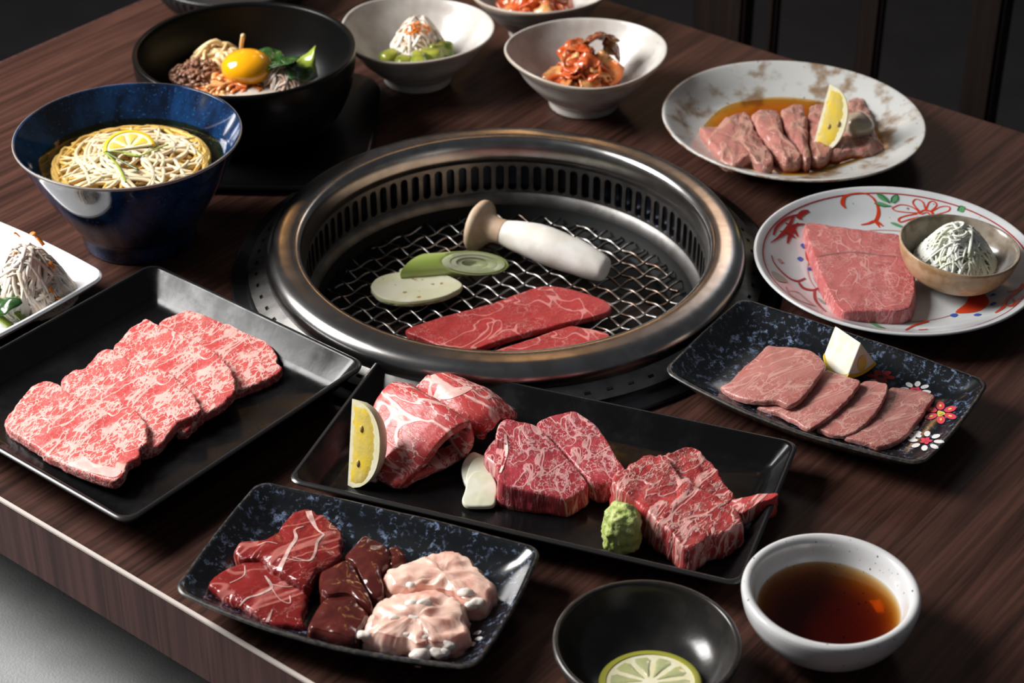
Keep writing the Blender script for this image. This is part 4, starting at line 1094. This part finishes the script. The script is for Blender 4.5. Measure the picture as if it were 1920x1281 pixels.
o = blob('rice', Vector((STC.x, STC.y, Z0+.026)), (.070, .070, .020), M('steamed rice', (.55, .48, .40), .5, bs=300, bstr=.8), None, .003, 90, 4); tag(o, 'rice under the toppings in the black stone bowl', 'rice', None, 'stuff')
yp = at(463, 126, RZ+.024)
o = blob('egg_yolk', yp, (.0245, .0225, .0165), m_yolk, None, .0004, 40, 5); tag(o, 'glossy orange egg yolk in the black stone bowl', 'egg')
def onheap(px, py, z): 
    p = at(px, py, z); return p
p = onheap(372, 143, RZ+.010); o = heap('minced_beef', p, .027, .016, 260, .006, .0018, m_mince, None, 5, 5, .8, 8, ry=.024, core=True); tag(o, 'crumbly brown minced beef beside the yolk', 'meat', None, 'stuff')
p = onheap(410, 115, RZ+.012); o = heap('bean_sprouts', p, .026, .018, 60, .045, .0020, m_sprout, None, 6, 6, 1, 5, ry=.022, core=True); tag(o, 'yellowish bean sprouts heaped behind the yolk', 'vegetable', None, 'stuff')
o = tube('bean_sprout', [at(452, 98, RZ+.024), at(453, 82, RZ+.036), at(456, 66, RZ+.047)], .0022, m_sprout, None, 7, 1, lambda t: .8+.3*t, 9); tag(o, 'single bean sprout sticking up behind the yolk', 'vegetable')
p = onheap(437, 165, RZ+.006); o = heap('chopped_kimchi', p, .036, .014, 170, .011, .0026, m_kimchi2, None, 8, 5, .6, 6, ry=.022, core=True); tag(o, 'chopped orange kimchi in front of the yolk', 'kimchi', None, 'stuff')
p = onheap(530, 158, RZ+.007); o = heap('shredded_radish', p, .026, .022, 170, .02, .0017, M('pickled radish', (.78, .62, .52), .28, col2=(.72, .50, .38), vs=60, sss=.3), None, 9, 5, .6, 5, ry=.020, core=True); tag(o, 'pale shredded radish beside the yolk in the stone bowl', 'vegetable', None, 'stuff')
def crumple(name, c, w, d, mat, seed, curl=.5, th=.0016, tilt=(0, 0, 0), amp=.006, fr=45, nu=16, nv=12):
    """a wrinkled leaf piece"""
    g = random.Random(seed); so = Vector((g.uniform(0, 9), g.uniform(0, 9), g.uniform(0, 9)))
    R = Matrix.Rotation(tilt[2], 3, 'Z') @ Matrix.Rotation(tilt[1], 3, 'Y') @ Matrix.Rotation(tilt[0], 3, 'X')
    rows = []
    for j in range(nv):
        r = []
        for i in range(nu):
            u, v = i/(nu-1)-.5, j/(nv-1)-.5
            ww = w*(1-.5*abs(v)**1.5)
            p = Vector((u*ww, v*d, curl*w*(.25-u*u*4*.25)+amp*fbm(Vector((u*w, v*d, 0))+so, fr)))
            p.x += amp*.5*noise.noise(p*60+so)
            r.append(tuple(Vector(c)+R @ p))
        rows.append(r)
    return sheet(name, rows, th, mat, None, nu, nv, 0, 50, .3, False)
for k, (x, y, z, w, d, t, sd) in enumerate(((510, 118, .024, .03, .03, (.3, .2, .4), 3), (535, 122, .026, .036, .03, (-.3, .3, 1.3), 5), (560, 128, .024, .03, .032, (.2, -.4, 2.2), 8), (525, 130, .022, .03, .025, (.4, .3, 2.9), 11), (495, 108, .020, .03, .02, (.1, .1, .2), 15))):
    o = crumple('spinach_leaf', at(x, y, RZ+z), w, d, m_green, sd, .5, .0012, t)
    tag(o, ('spinach leaf touching the right side of the yolk', 'spinach leaf in the middle of the bunch in the stone bowl', 'spinach leaf at the right end of the bunch, by the bright green stalk', 'small spinach leaf behind the pale shredded radish', 'small spinach leaf peeking out behind the yolk')[k], 'leaf', 'spinach leaves in the stone bowl')
o = sheet('green_stalk', [[(556, 116, RZ+.034), (566, 106, RZ+.036), (578, 100, RZ+.038), (592, 86, RZ+.045)], [(560, 124, RZ+.03), (572, 116, RZ+.033), (586, 112, RZ+.036), (590, 98, RZ+.042)], [(575, 128, RZ+.026), (580, 126, RZ+.029), (589, 130, RZ+.026), (588, 136, RZ+.022)]], .0022, m_stalk, None, 14, 14, .0008, 90)
tag(o, 'bright green stalk end standing up in the stone bowl', 'vegetable')

# three cream bowls
def cream_bowl(c, R, Hh, label, ph, seed):
    k = R/.079
    out = smooth_prof([(.030*k, 0), (.0345*k, .0008), (.0355*k, .006), (.0365*k, .0095), (.045*k, .0165), (.0500*k, .0215), (.0595*k, .031), (.0675*k, Hh-.013), (.0755*k, Hh-.004), (.0778*k, Hh-.001)], 34)
    inn = smooth_prof([(.079*k, Hh+.0005), (.0788*k, Hh+.0022), (.0772*k, Hh+.0027), (.0755*k, Hh+.001), (.069*k, Hh-.010), (.058*k, Hh-.024), (.044*k, .017), (.025*k, .0125), (.0005, .012)], 30)
    def wob(r, z, a):
        f = min(1, z/.05)
        rr = r*(1+f*(.018*math.sin(3*a+ph)+.012*math.sin(4*a+ph*2.1)))+.0007*f*noise.noise(Vector((math.cos(a)*2, math.sin(a)*2, z*170+seed)))
        return rr, z+f*.0022*math.sin(2*a+ph)
    o = lathe('side_dish_bowl', out+inn, [m_cream, m_creamrim], c, None, 96, wob, lambda i: 1 if 33 <= i < 38 else 0)
    tag(o, label, 'bowl', 'cream side dish bowls'); return o
K1 = Vector((.0713, .4235, 0)); K2 = Vector((-.0955, .478, 0)); K3 = Vector((.0285, .585, 0))
cream_bowl(K1, .079, .056, 'cream stoneware bowl of kimchi nearest the grill', .6, 1)
cream_bowl(K2, .078, .055, 'cream stoneware bowl of green vegetables and shredded radish', 2.1, 2)
cream_bowl(K3, .072, .053, 'cream stoneware bowl cut off by the top of the picture', 4.0, 3)
def kimchi_pile(c, n, seed, R, Hh, lab, group):
    g = random.Random(seed)
    for k in range(n):
        q = g.random()**.6; t = k*2.4; x, y = R*q*math.cos(t), R*q*math.sin(t)
        z = .02+Hh*(1-q**1.4)*g.uniform(.55, 1)
        mat = (m_kimchi, m_kimchi, m_kimchi2)[k % 3]
        o = crumple('kimchi_leaf', c+Vector((x, y, z)), g.uniform(.022, .034), g.uniform(.02, .03), mat, seed*50+k, g.uniform(.3, .9), .0026, (g.uniform(-.9, .9), g.uniform(-.8, .8), g.uniform(0, 6.28)), .008, 60)
        tag(o, lab, 'kimchi', group)
kimchi_pile(K1+Vector((-.003, 0, .002)), 30, 4, .025, .036, 'red orange kimchi leaf piece in the cream bowl nearest the grill', 'kimchi pieces in the near bowl')
for (x, y, z, w, d, t, mt, lab) in ((1125, 78, .060, .036, .028, (-.5, .1, .3), m_kimchi3, 'brownish rolled kimchi leaf on top of the kimchi pile'), (1150, 92, .052, .024, .022, (.2, .7, .2), m_kimchi3, 'dark red kimchi leaf end standing out at the top of the pile'), (1137, 128, .040, .034, .022, (.9, .5, -.5), m_kimchi2, 'folded yellowish kimchi stem on the right side of the pile'), (1080, 95, .048, .034, .022, (.4, -.2, .6), m_kimchi, 'bright red kimchi leaf across the front of the pile')):
    o = crumple('kimchi_leaf', at(x, y, z), w, d, mt, int(x), .35, .003, t, .007, 70); tag(o, lab, 'kimchi')
kimchi_pile(K3+Vector((0, -.012, .004)), 20, 9, .040, .022, 'orange kimchi piece in the bowl at the top of the picture', 'kimchi pieces in the far bowl')
# green vegetables and radish
g = random.Random(21)
for k in range(9):
    t = k*2.4; q = .016+.016*g.random(); p = K2+Vector((q*math.cos(t)+.002, q*math.sin(t)-.008, .026+.004*(k % 3)))
    if k % 3:
        o = slab('cucumber_piece', [(0, 0)]*4, m_cuke, 0) if False else blob('cucumber_piece', p, (.0125, .009, .0085), m_cuke, None, .004, 70, 3, None, Matrix.Rotation(g.uniform(0, 3), 3, 'Z') @ Matrix.Rotation(g.uniform(-.5, .5), 3, 'Y'), .7)
        tag(o, 'cut green cucumber piece in the cream bowl, around the shredded radish', 'vegetable', 'cucumber pieces')
    else:
        o = crumple('green_leaf', p, .034, .024, m_green, 70+k, .5, .0014, (g.uniform(-.5, .5), g.uniform(-.5, .5), g.uniform(0, 6))); tag(o, 'dark green leaf in the cream bowl of vegetables', 'leaf', 'leaves in the vegetable bowl')
p = at(785, 88, .030); o = heap('radish_shreds', p, .027, .036, 150, .034, .0017, m_daikon, None, 31, 5, .5, 6, .9, 1.5, core=True); tag(o, 'shredded radish heaped on the green vegetables', 'vegetable', None, 'stuff')
p = at(782, 58, .058); heap('carrot_shreds', p, .013, .008, 16, .016, .0012, m_carrot, o, 32, 5, .6, 5)

# white plate at the left edge
WPC = ab(-.303-.076, -.160-.076)
wp = dish('square_plate', [(.045, .045, .012, 0, 0, 0, 0, 0, 0), (.048, .048, .012, .002, 0, 0, 0, 0, 0), (.066, .066, .016, .012, 0, 0, 0, 0, 0), (.0755, .0755, .014, .0225, 0, 0, 0, -.003, -.003), (.0762, .0762, .014, .0245, 0, 0, 0, -.003, -.003), (.0745, .0745, .013, .0262, 0, 0, 0, -.003, -.003), (.0715, .0715, .013, .0255, 0, 0, 0, -.003, -.003), (.062, .062, .014, .016, 0, 0, 0, -.002, -.002), (.05, .05, .014, .0095, 0, 0, 0, 0, 0), (.03, .03, .012, .008, 0, 0, 0, 0, 0)], [m_porcelain], WPC, TH)
tag(wp, 'white porcelain square plate at the left table edge', 'plate')
p = at(62, 560, .012); o = heap('shredded_daikon', p, .036, .054, 620, .030, .0020, m_daikon, None, 41, 5, .4, 7, .5, 1.5, .036, core=True); tag(o, 'tall heap of pickled shredded daikon on the white plate', 'vegetable', None, 'stuff')
g = random.Random(5); th_ = bvh(o)
for (x, y, z, d) in ((62, 437, .055, (-.5, .8)), (74, 450, .05, (.6, -.6)), (30, 438, .055, (.3, .3)), (95, 495, .032, (.5, -.2)), (95, 542, .02, (.2, -.2)), (112, 560, .016, (.7, .1)), (30, 475, .045, (.2, .3))):
    q = th_.ray_cast(CAM, ray(x, y))[0] or at(x, y, z)
    tube('carrot_strip', [q-Vector((d[0], d[1], -.2))*.005, q+Vector((0, -.0006, .0008)), q+Vector((d[0], d[1]*.8, -.6))*.006], .0019, m_carrot, o, 6, .5, None, 7)
for k, (pts, r) in enumerate((([(0, 537, .028), (30, 560, .024), (62, 585, .018)], .0042), ([(-5, 556, .026), (25, 580, .02), (45, 600, .016)], .0036), ([(-10, 590, .02), (8, 602, .018), (20, 612, .016)], .0036))):
    o = tube('spinach_stalk', [at(*p) for p in pts], r, m_stalk, None, 8, .7, None, 12); tag(o, ('long green spinach stalk touching the shredded daikon', 'green spinach stalk, middle one at the left edge of the picture', 'green spinach stalk, lowest at the left edge of the picture')[k], 'vegetable', 'spinach stalks')
for k, (x, y, z, t) in enumerate(((2, 530, .032, (.3, .2, .3)), (10, 575, .026, (-.3, .2, 2.0)), (-14, 560, .026, (.2, .3, 1.2)))):
    o = crumple('spinach_leaf', at(x, y, z), .03, .026, m_green, 90+k, .5, .0014, t); tag(o, ('dark spinach leaf directly beside the daikon on the white plate', 'dark spinach leaf between the stalks on the white plate', 'dark spinach leaf cut off by the left edge of the picture')[k], 'leaf', 'spinach leaves on the white plate')

# white dipping dish
DC = Vector((.2088, -.3555, 0))
o_ = smooth_prof([(.026, 0), (.030, .0006), (.031, .004), (.038, .007), (.0485, .015), (.0555, .0265), (.0578, .0345)], 26)
i_ = smooth_prof([(.0586, .0395), (.0578, .0428), (.0550, .0440), (.0520, .0425), (.0500, .038), (.0478, .029), (.043, .018), (.034, .0105), (.02, .0085), (.0005, .008)], 34)
bowl('dipping_dish', o_+i_, (0, 0), [m_white], DC, 'white speckled ceramic dipping dish of brown sauce', wob=wobble(.004, 3, 1))
o = lathe('dipping_sauce', [(.0005, .0092), (.019, .0098), (.0325, .0122), (.0412, .0193), (.0472, .0266), (.0470, .0270), (.03, .0270), (.0005, .0270)], m_tare, DC, None, sharp=20); tag(o, 'amber brown dipping sauce in the white dish', 'sauce')
# black dipping dish
EC = Vector((.0860, -.4000, 0))
m_blackdish = M('metallic black glaze', (.020, .019, .018), .24, col2=(.03, .027, .024), vs=70, bs=300, bstr=.1)
m_blackdishrim = M('bronze rim glaze', (.085, .077, .066), .3, col2=(.04, .037, .034), vs=160)
o_ = smooth_prof([(.030, 0), (.034, .0008), (.0355, .004), (.044, .009), (.0535, .019), (.0582, .030)], 24)
i_ = smooth_prof([(.0602, .0352), (.0600, .0378), (.0580, .0388), (.0560, .0376), (.0535, .030), (.047, .018), (.036, .010), (.02, .0075), (.0005, .007)], 30)
bowl('dipping_dish', o_+i_, (24, 30), [m_blackdish, m_blackdishrim], EC, 'black glazed dipping dish with a lemon slice at the bottom of the picture')
lemon_slice('lemon_slice', at(1218, 1274, .0135)+Vector((0, -.006, -.0005)), .0330, .0042, frame(Vector(), (1, .15, .02), (0, .10, .99)).to_3x3(), 'pale round lemon slice in the black dipping dish', False, None, m_lemonpale, 10)

# oval ash glazed plate
OC = Vector((.2660, .3345, 0))
o_ = smooth_prof([(.050, 0), (.055, .0008), (.058, .004), (.085, .0115), (.105, .0195), (.118, .0268)], 24)
i_ = smooth_prof([(.1228, .0295), (.1230, .0308), (.1215, .0318), (.1180, .0305), (.108, .0245), (.094, .0165), (.075, .0112), (.05, .0095), (.0005, .009)], 34)
bowl('round_plate', o_+i_, (24, 30), [m_ash, m_ashrim], OC, 'mottled grey brown ceramic plate with seared beef in sauce', 'plate', wob=lambda r, z, a: (r*(1+.02*math.cos(2*(a+.7))), z))
O5 = (1290, 150, 4.8)
def c5(p): return C(*O5, p)
o = slab('sauce_pool', c5([(165, 375), (300, 252), (500, 180), (800, 150), (1050, 165), (1250, 200), (1500, 250), (1700, 400), (1780, 560), (1700, 640), (1400, 745), (1100, 835), (800, 852), (500, 815), (300, 740), (180, 610), (105, 480)]), m_soy, .0135, .0045, rd=.0006, amp=0, side=0, N=90); o.data.set_sharp_from_angle(angle=math.radians(15)); tag(o, 'amber sauce pooled around the seared beef', 'sauce')
for pts, za, puff, lab in (
   ([(1450, 170), (1560, 150), (1600, 200), (1660, 330), (1700, 480), (1775, 580), (1700, 615), (1600, 635), (1480, 640), (1330, 680), (1280, 640), (1380, 500), (1420, 330)], .0190, .003, 'seared beef slice under the grated radish lump'),
   ([(1090, 235), (1190, 200), (1290, 230), (1330, 400), (1330, 560), (1240, 690), (1120, 690), (1090, 560), (1080, 400)], .0225, .003, 'seared beef slice half covered by the lemon wedge'),
   ([(835, 275), (900, 235), (1010, 222), (1050, 270), (1080, 380), (1090, 460), (1080, 560), (1110, 690), (1060, 715), (980, 635), (920, 535), (860, 400)], .0245, .004, 'seared beef roll, third from the left on the mottled plate'),
   ([(572, 305), (650, 268), (780, 258), (820, 302), (850, 400), (870, 500), (950, 580), (1020, 670), (1000, 712), (880, 725), (800, 650), (720, 570), (660, 480), (600, 390)], .0245, .004, 'seared beef roll, second from the left on the mottled plate'),
   ([(100, 430), (150, 398), (250, 402), (340, 335), (450, 293), (530, 288), (560, 330), (600, 420), (660, 520), (710, 600), (762, 670), (765, 745), (700, 765), (610, 735), (560, 690), (480, 735), (400, 742), (320, 715), (265, 650), (195, 570), (140, 490)], .0225, .003, 'wide seared beef slice at the left end of the mottled plate')):
    o = slab('seared_beef_slice', c5(pts), m_seared, za, .01, rd=.004, amp=.0028, freq=70, puff=puff, floor=.0108, side=.0015, edge=.0015)
    tag(o, lab, 'meat', 'seared beef slices')
for (x, y, rx) in ((430, 690, .010), (670, 700, .010)):
    pass
o = blob('grated_radish', at(*c5([(1535, 410)])[0], .026), (.0145, .0150, .0130), m_onion, None, .0015, 60, 4); tag(o, 'translucent grated radish lump behind the lemon wedge', 'vegetable')
lemon_wedge(.066, .025, .45, face_frame(at(*c5([(1190, 350)])[0], .042), (.24, .42, .87), (-.42, -.76, .50), .45), 'lemon wedge leaning against the seared beef', ((.15, .42, 1), (.02, .74, 1)), True)

# painted plate
PCt = Vector((.3255, .0905, 0))
o_ = smooth_prof([(.060, 0), (.066, .0008), (.069, .004), (.088, .0085), (.106, .0155), (.1165, .0218)], 24)
i_ = smooth_prof([(.1196, .0240), (.1206, .0252), (.1196, .0266), (.1165, .0258), (.106, .0195), (.090, .0118), (.072, .0080), (.045, .0072), (.0005, .007)], 34)
plate = bowl('round_plate', o_+i_, (0, 0), [m_flower], PCt, 'white porcelain plate painted with red, green and blue flowers', 'plate')
tp = bvh(plate); P7 = (1420, 340, 3.84)
def c7(p): return C(*P7, p)
# two thin lines round the rim and the well
def ringline(r, z, mat, lab, a0=0, a1=2*PI, wdt=.0011):
    n = 140; V = []; F = []
    for k in range(n+1):
        a = a0+(a1-a0)*k/n
        for s in (-1, 1):
            rr = r+s*wdt/2; q = PCt+Vector((rr*math.cos(a), rr*math.sin(a), .08)); h = tp.ray_cast(q, Vector((0, 0, -1)))[0]; V.append(h+Vector((0, 0, .0003)))
    for k in range(n): F.append((2*k, 2*k+1, 2*k+3, 2*k+2))
    o = obj('painted_line', V, F, mat, plate, PCt); o['label'] = lab
ringline(.1125, 0, m_paint['dark'], 'thin red line inside the rim'); ringline(.0735, 0, m_paint['fade'], 'faint red line round the well')
def strokes(col, lst, lab, nm='painted_flower', lift=.0004):
    if nm in ('painted_leaf', 'painted_dot', 'painted_fruit'):
        for p, wd in lst: paint(plate, nm, tp, [(c7(p), wd)], m_paint[col], lift, lab)
    else: paint(plate, nm, tp, [(c7(p), wd) for p, wd in lst], m_paint[col], lift, lab)
strokes('red', [([(632, 195), (612, 160), (625, 115), (680, 92), (770, 88), (830, 120), (865, 180), (870, 240), (850, 290)], [3, 8, 7, 5, 4, 4, 5, 7, 7]), ([(745, 315), (800, 305), (850, 290), (905, 325)], [3, 6, 8, 3]), ([(850, 290), (880, 335)], [7, 2])], 'red scroll', 'painted_scroll')
strokes('red', [([(968, 195), (1030, 170), (1110, 185), (1160, 225), (1080, 225), (1000, 215), (968, 195)], 3), ([(1165, 215), (1120, 160), (1140, 130), (1190, 150), (1210, 205)], 3), ([(1215, 205), (1235, 155), (1270, 145), (1290, 175), (1250, 215)], 3), ([(1255, 220), (1320, 185), (1380, 185), (1375, 215), (1290, 240)], 3), ([(1150, 235), (1070, 250), (1020, 270), (1030, 295), (1100, 275), (1160, 260)], 4), ([(1160, 235), (1200, 210), (1250, 220), (1260, 245), (1200, 262), (1160, 262)], 5), ([(1180, 240), (1220, 225), (1240, 240)], 3)], 'red outlined flower')
strokes('green', [([(860, 90), (900, 95), (940, 125), (950, 155), (900, 140), (868, 115)], None), ([(960, 150), (965, 115), (1000, 100), (1010, 130), (985, 155)], None), ([(845, 160), (880, 150), (940, 170), (960, 182), (900, 180)], None), ([(1440, 210), (1460, 180), (1495, 190), (1480, 225)], None), ([(955, 300), (990, 300), (1050, 325), (1080, 345), (1000, 325)], None)], 'green leaves', 'painted_leaf')
strokes('deep', [([(860, 90), (905, 110), (950, 160)], 2), ([(840, 160), (900, 182), (965, 180)], 2), ([(960, 155), (970, 115), (1005, 100), (1012, 135), (980, 160)], 2), ([(1440, 215), (1460, 180), (1497, 190)], 2)], 'dark green leaf outlines', 'painted_leaf', .0006)
strokes('dark', [([(370, 215), (330, 225), (300, 260), (320, 275)], [8, 14, 10, 3]), ([(300, 240), (210, 270), (140, 330), (115, 390)], [6, 8, 7, 4]), ([(340, 310), (270, 320), (190, 380), (95, 445)], [3, 9, 9, 2]), ([(260, 255), (220, 330), (150, 400)], [4, 8, 3]), ([(290, 300), (240, 380), (215, 450)], [3, 9, 3]), ([(200, 300), (250, 330), (290, 400)], [3, 7, 3]), ([(160, 360), (230, 380), (270, 410)], [3, 6, 3])], 'dark red painted symbol', 'painted_symbol')
strokes('blue', [([(310, 460), (330, 450), (350, 468), (330, 485)], None), ([(285, 560), (305, 545), (330, 560), (310, 578)], None), ([(360, 630), (380, 622), (385, 640), (368, 645)], None), ([(1675, 825), (1700, 808), (1720, 820), (1690, 830)], None), ([(1675, 890), (1700, 872), (1725, 880), (1690, 898)], None), ([(1385, 970), (1410, 955), (1445, 962), (1420, 980)], None), ([(1555, 968), (1580, 955), (1615, 960), (1590, 972)], None), ([(1580, 775), (1610, 762), (1640, 768), (1610, 782)], None)], 'cobalt blue dots', 'painted_dot')
strokes('red', [([(345, 500), (362, 495), (375, 560), (378, 590), (350, 560)], None), ([(1425, 945), (1500, 880), (1540, 800), (1590, 790), (1650, 830), (1668, 880), (1610, 930), (1520, 950)], None)], 'red painted fruit', 'painted_fruit')
strokes('red', [([(1712, 950), (1770, 910), (1800, 850), (1880, 790), (1920, 740)], [3, 7, 6, 8, 8]), ([(1800, 800), (1860, 790), (1920, 760)], [3, 6, 4]), ([(1760, 880), (1830, 900), (1880, 860), (1915, 820)], [3, 6, 6, 4]), ([(1820, 830), (1850, 860), (1840, 900)], [3, 5, 2])], 'red painted symbol', 'painted_symbol')
strokes('dark', [([(100, 535), (120, 590), (170, 650), (230, 700), (290, 720), (345, 700)], [2, 2, 3, 4, 5, 5]), ([(290, 720), (330, 770), (400, 785), (440, 770)], [3, 6, 6, 4]), ([(410, 790), (415, 850), (450, 900), (495, 940)], [5, 5, 4, 2])], 'dark red scroll', 'painted_scroll')
strokes('fade', [([(205, 760), (240, 820), (330, 870), (420, 900)], 2), ([(230, 790), (290, 800), (350, 850), (400, 890)], 2), ([(150, 560), (175, 590)], 6)], 'faded red tendrils', 'painted_scroll')
strokes('olive', [([(100, 650), (140, 660), (190, 695), (215, 730), (150, 720), (120, 690)], None), ([(430, 840), (470, 860), (490, 890), (455, 870)], None)], 'grey green leaves', 'painted_leaf')
strokes('green', [([(805, 1018), (840, 1022), (900, 1050), (925, 1062), (860, 1050)], None)], 'green leaf tip', 'painted_leaf')
strokes('red', [([(1065, 1075), (1130, 1040), (1200, 1018), (1235, 1010)], [3, 5, 6, 4]), ([(1160, 1072), (1225, 1068)], 2), ([(905, 1015), (1000, 1012), (1090, 1004)], [2, 4, 3])], 'red scroll', 'painted_scroll')
st = slab('tongue_steak', c7([(342, 305), (400, 291), (560, 318), (750, 343), (900, 362), (1022, 383), (1045, 470), (1062, 560), (1128, 640), (1138, 780), (1122, 850), (1098, 905), (1000, 932), (850, 928), (650, 938), (590, 910), (530, 820), (470, 700), (425, 590), (385, 470), (350, 370)]), m_slab, .0215, .0135, rd=.0022, amp=.0008, floor=.0082, side=.0009, flare=.0025, N=140)
tag(st, 'thick scored pink steak on the flower painted plate', 'meat')
paint(st, 'score_line', bvh(st), [(c7([(400, 548), (560, 520), (700, 512), (860, 530), (1040, 545)]), [3, 4, 4, 4, 3])], M('greyish cut line', (.30, .13, .12), .5), .0002, 'shallow cut across the steak')
# tan saucer with shredded leek, tilted on the plate rim
SCn = Vector((.3722, .0760, .0245)); TL = Matrix.Rotation(math.radians(4), 3, 'Y')
o_ = smooth_prof([(.020, -.013), (.023, -.0125), (.0275, -.0105), (.040, -.003), (.0475, .009), (.0495, .0175)], 22)
i_ = smooth_prof([(.0505, .0205), (.0500, .0222), (.0485, .0222), (.0465, .019), (.042, .007), (.032, -.001), (.018, -.005), (.0005, -.0055)], 28)
lathe_t = lathe('small_saucer', o_+i_, [m_tan, m_tan, m_taninner], SCn, None, 80, wobble(.008, 3, .4), lambda i: 2 if i >= 27 else 0, None, TL)
tag(lathe_t, 'small tan stoneware saucer on the flower painted plate', 'saucer')
o = heap('shredded_leek', SCn+Vector((-.001, -.001, .006)), .0335, .034, 620, .026, .0014, m_leekshred, None, 51, 5, .45, 9, .3, 1.8, core=True); tag(o, 'heap of finely shredded white leek in the tan saucer', 'vegetable', None, 'stuff')

# black ribbed dish behind the stone bowl
RBc = at(440, -30, .02); RBc.z = 0
def rib(r, z, a): return (r*(1+(.018*math.cos(56*a) if .005 < z < .030 and r > .075 else 0)), z)
o = lathe('ribbed_dish', smooth_prof([(.060, 0), (.068, .001), (.074, .006), (.084, .020), (.089, .031)], 18)+smooth_prof([(.0905, .0335), (.090, .0352), (.087, .0350), (.082, .026), (.068, .012), (.04, .008), (.0005, .008)], 20), M('grey black ribbed glaze', (.022, .022, .024), .3), RBc, None, 224, rib)
tag(o, 'black ribbed dish behind the stone bowl at the top edge', 'dish')
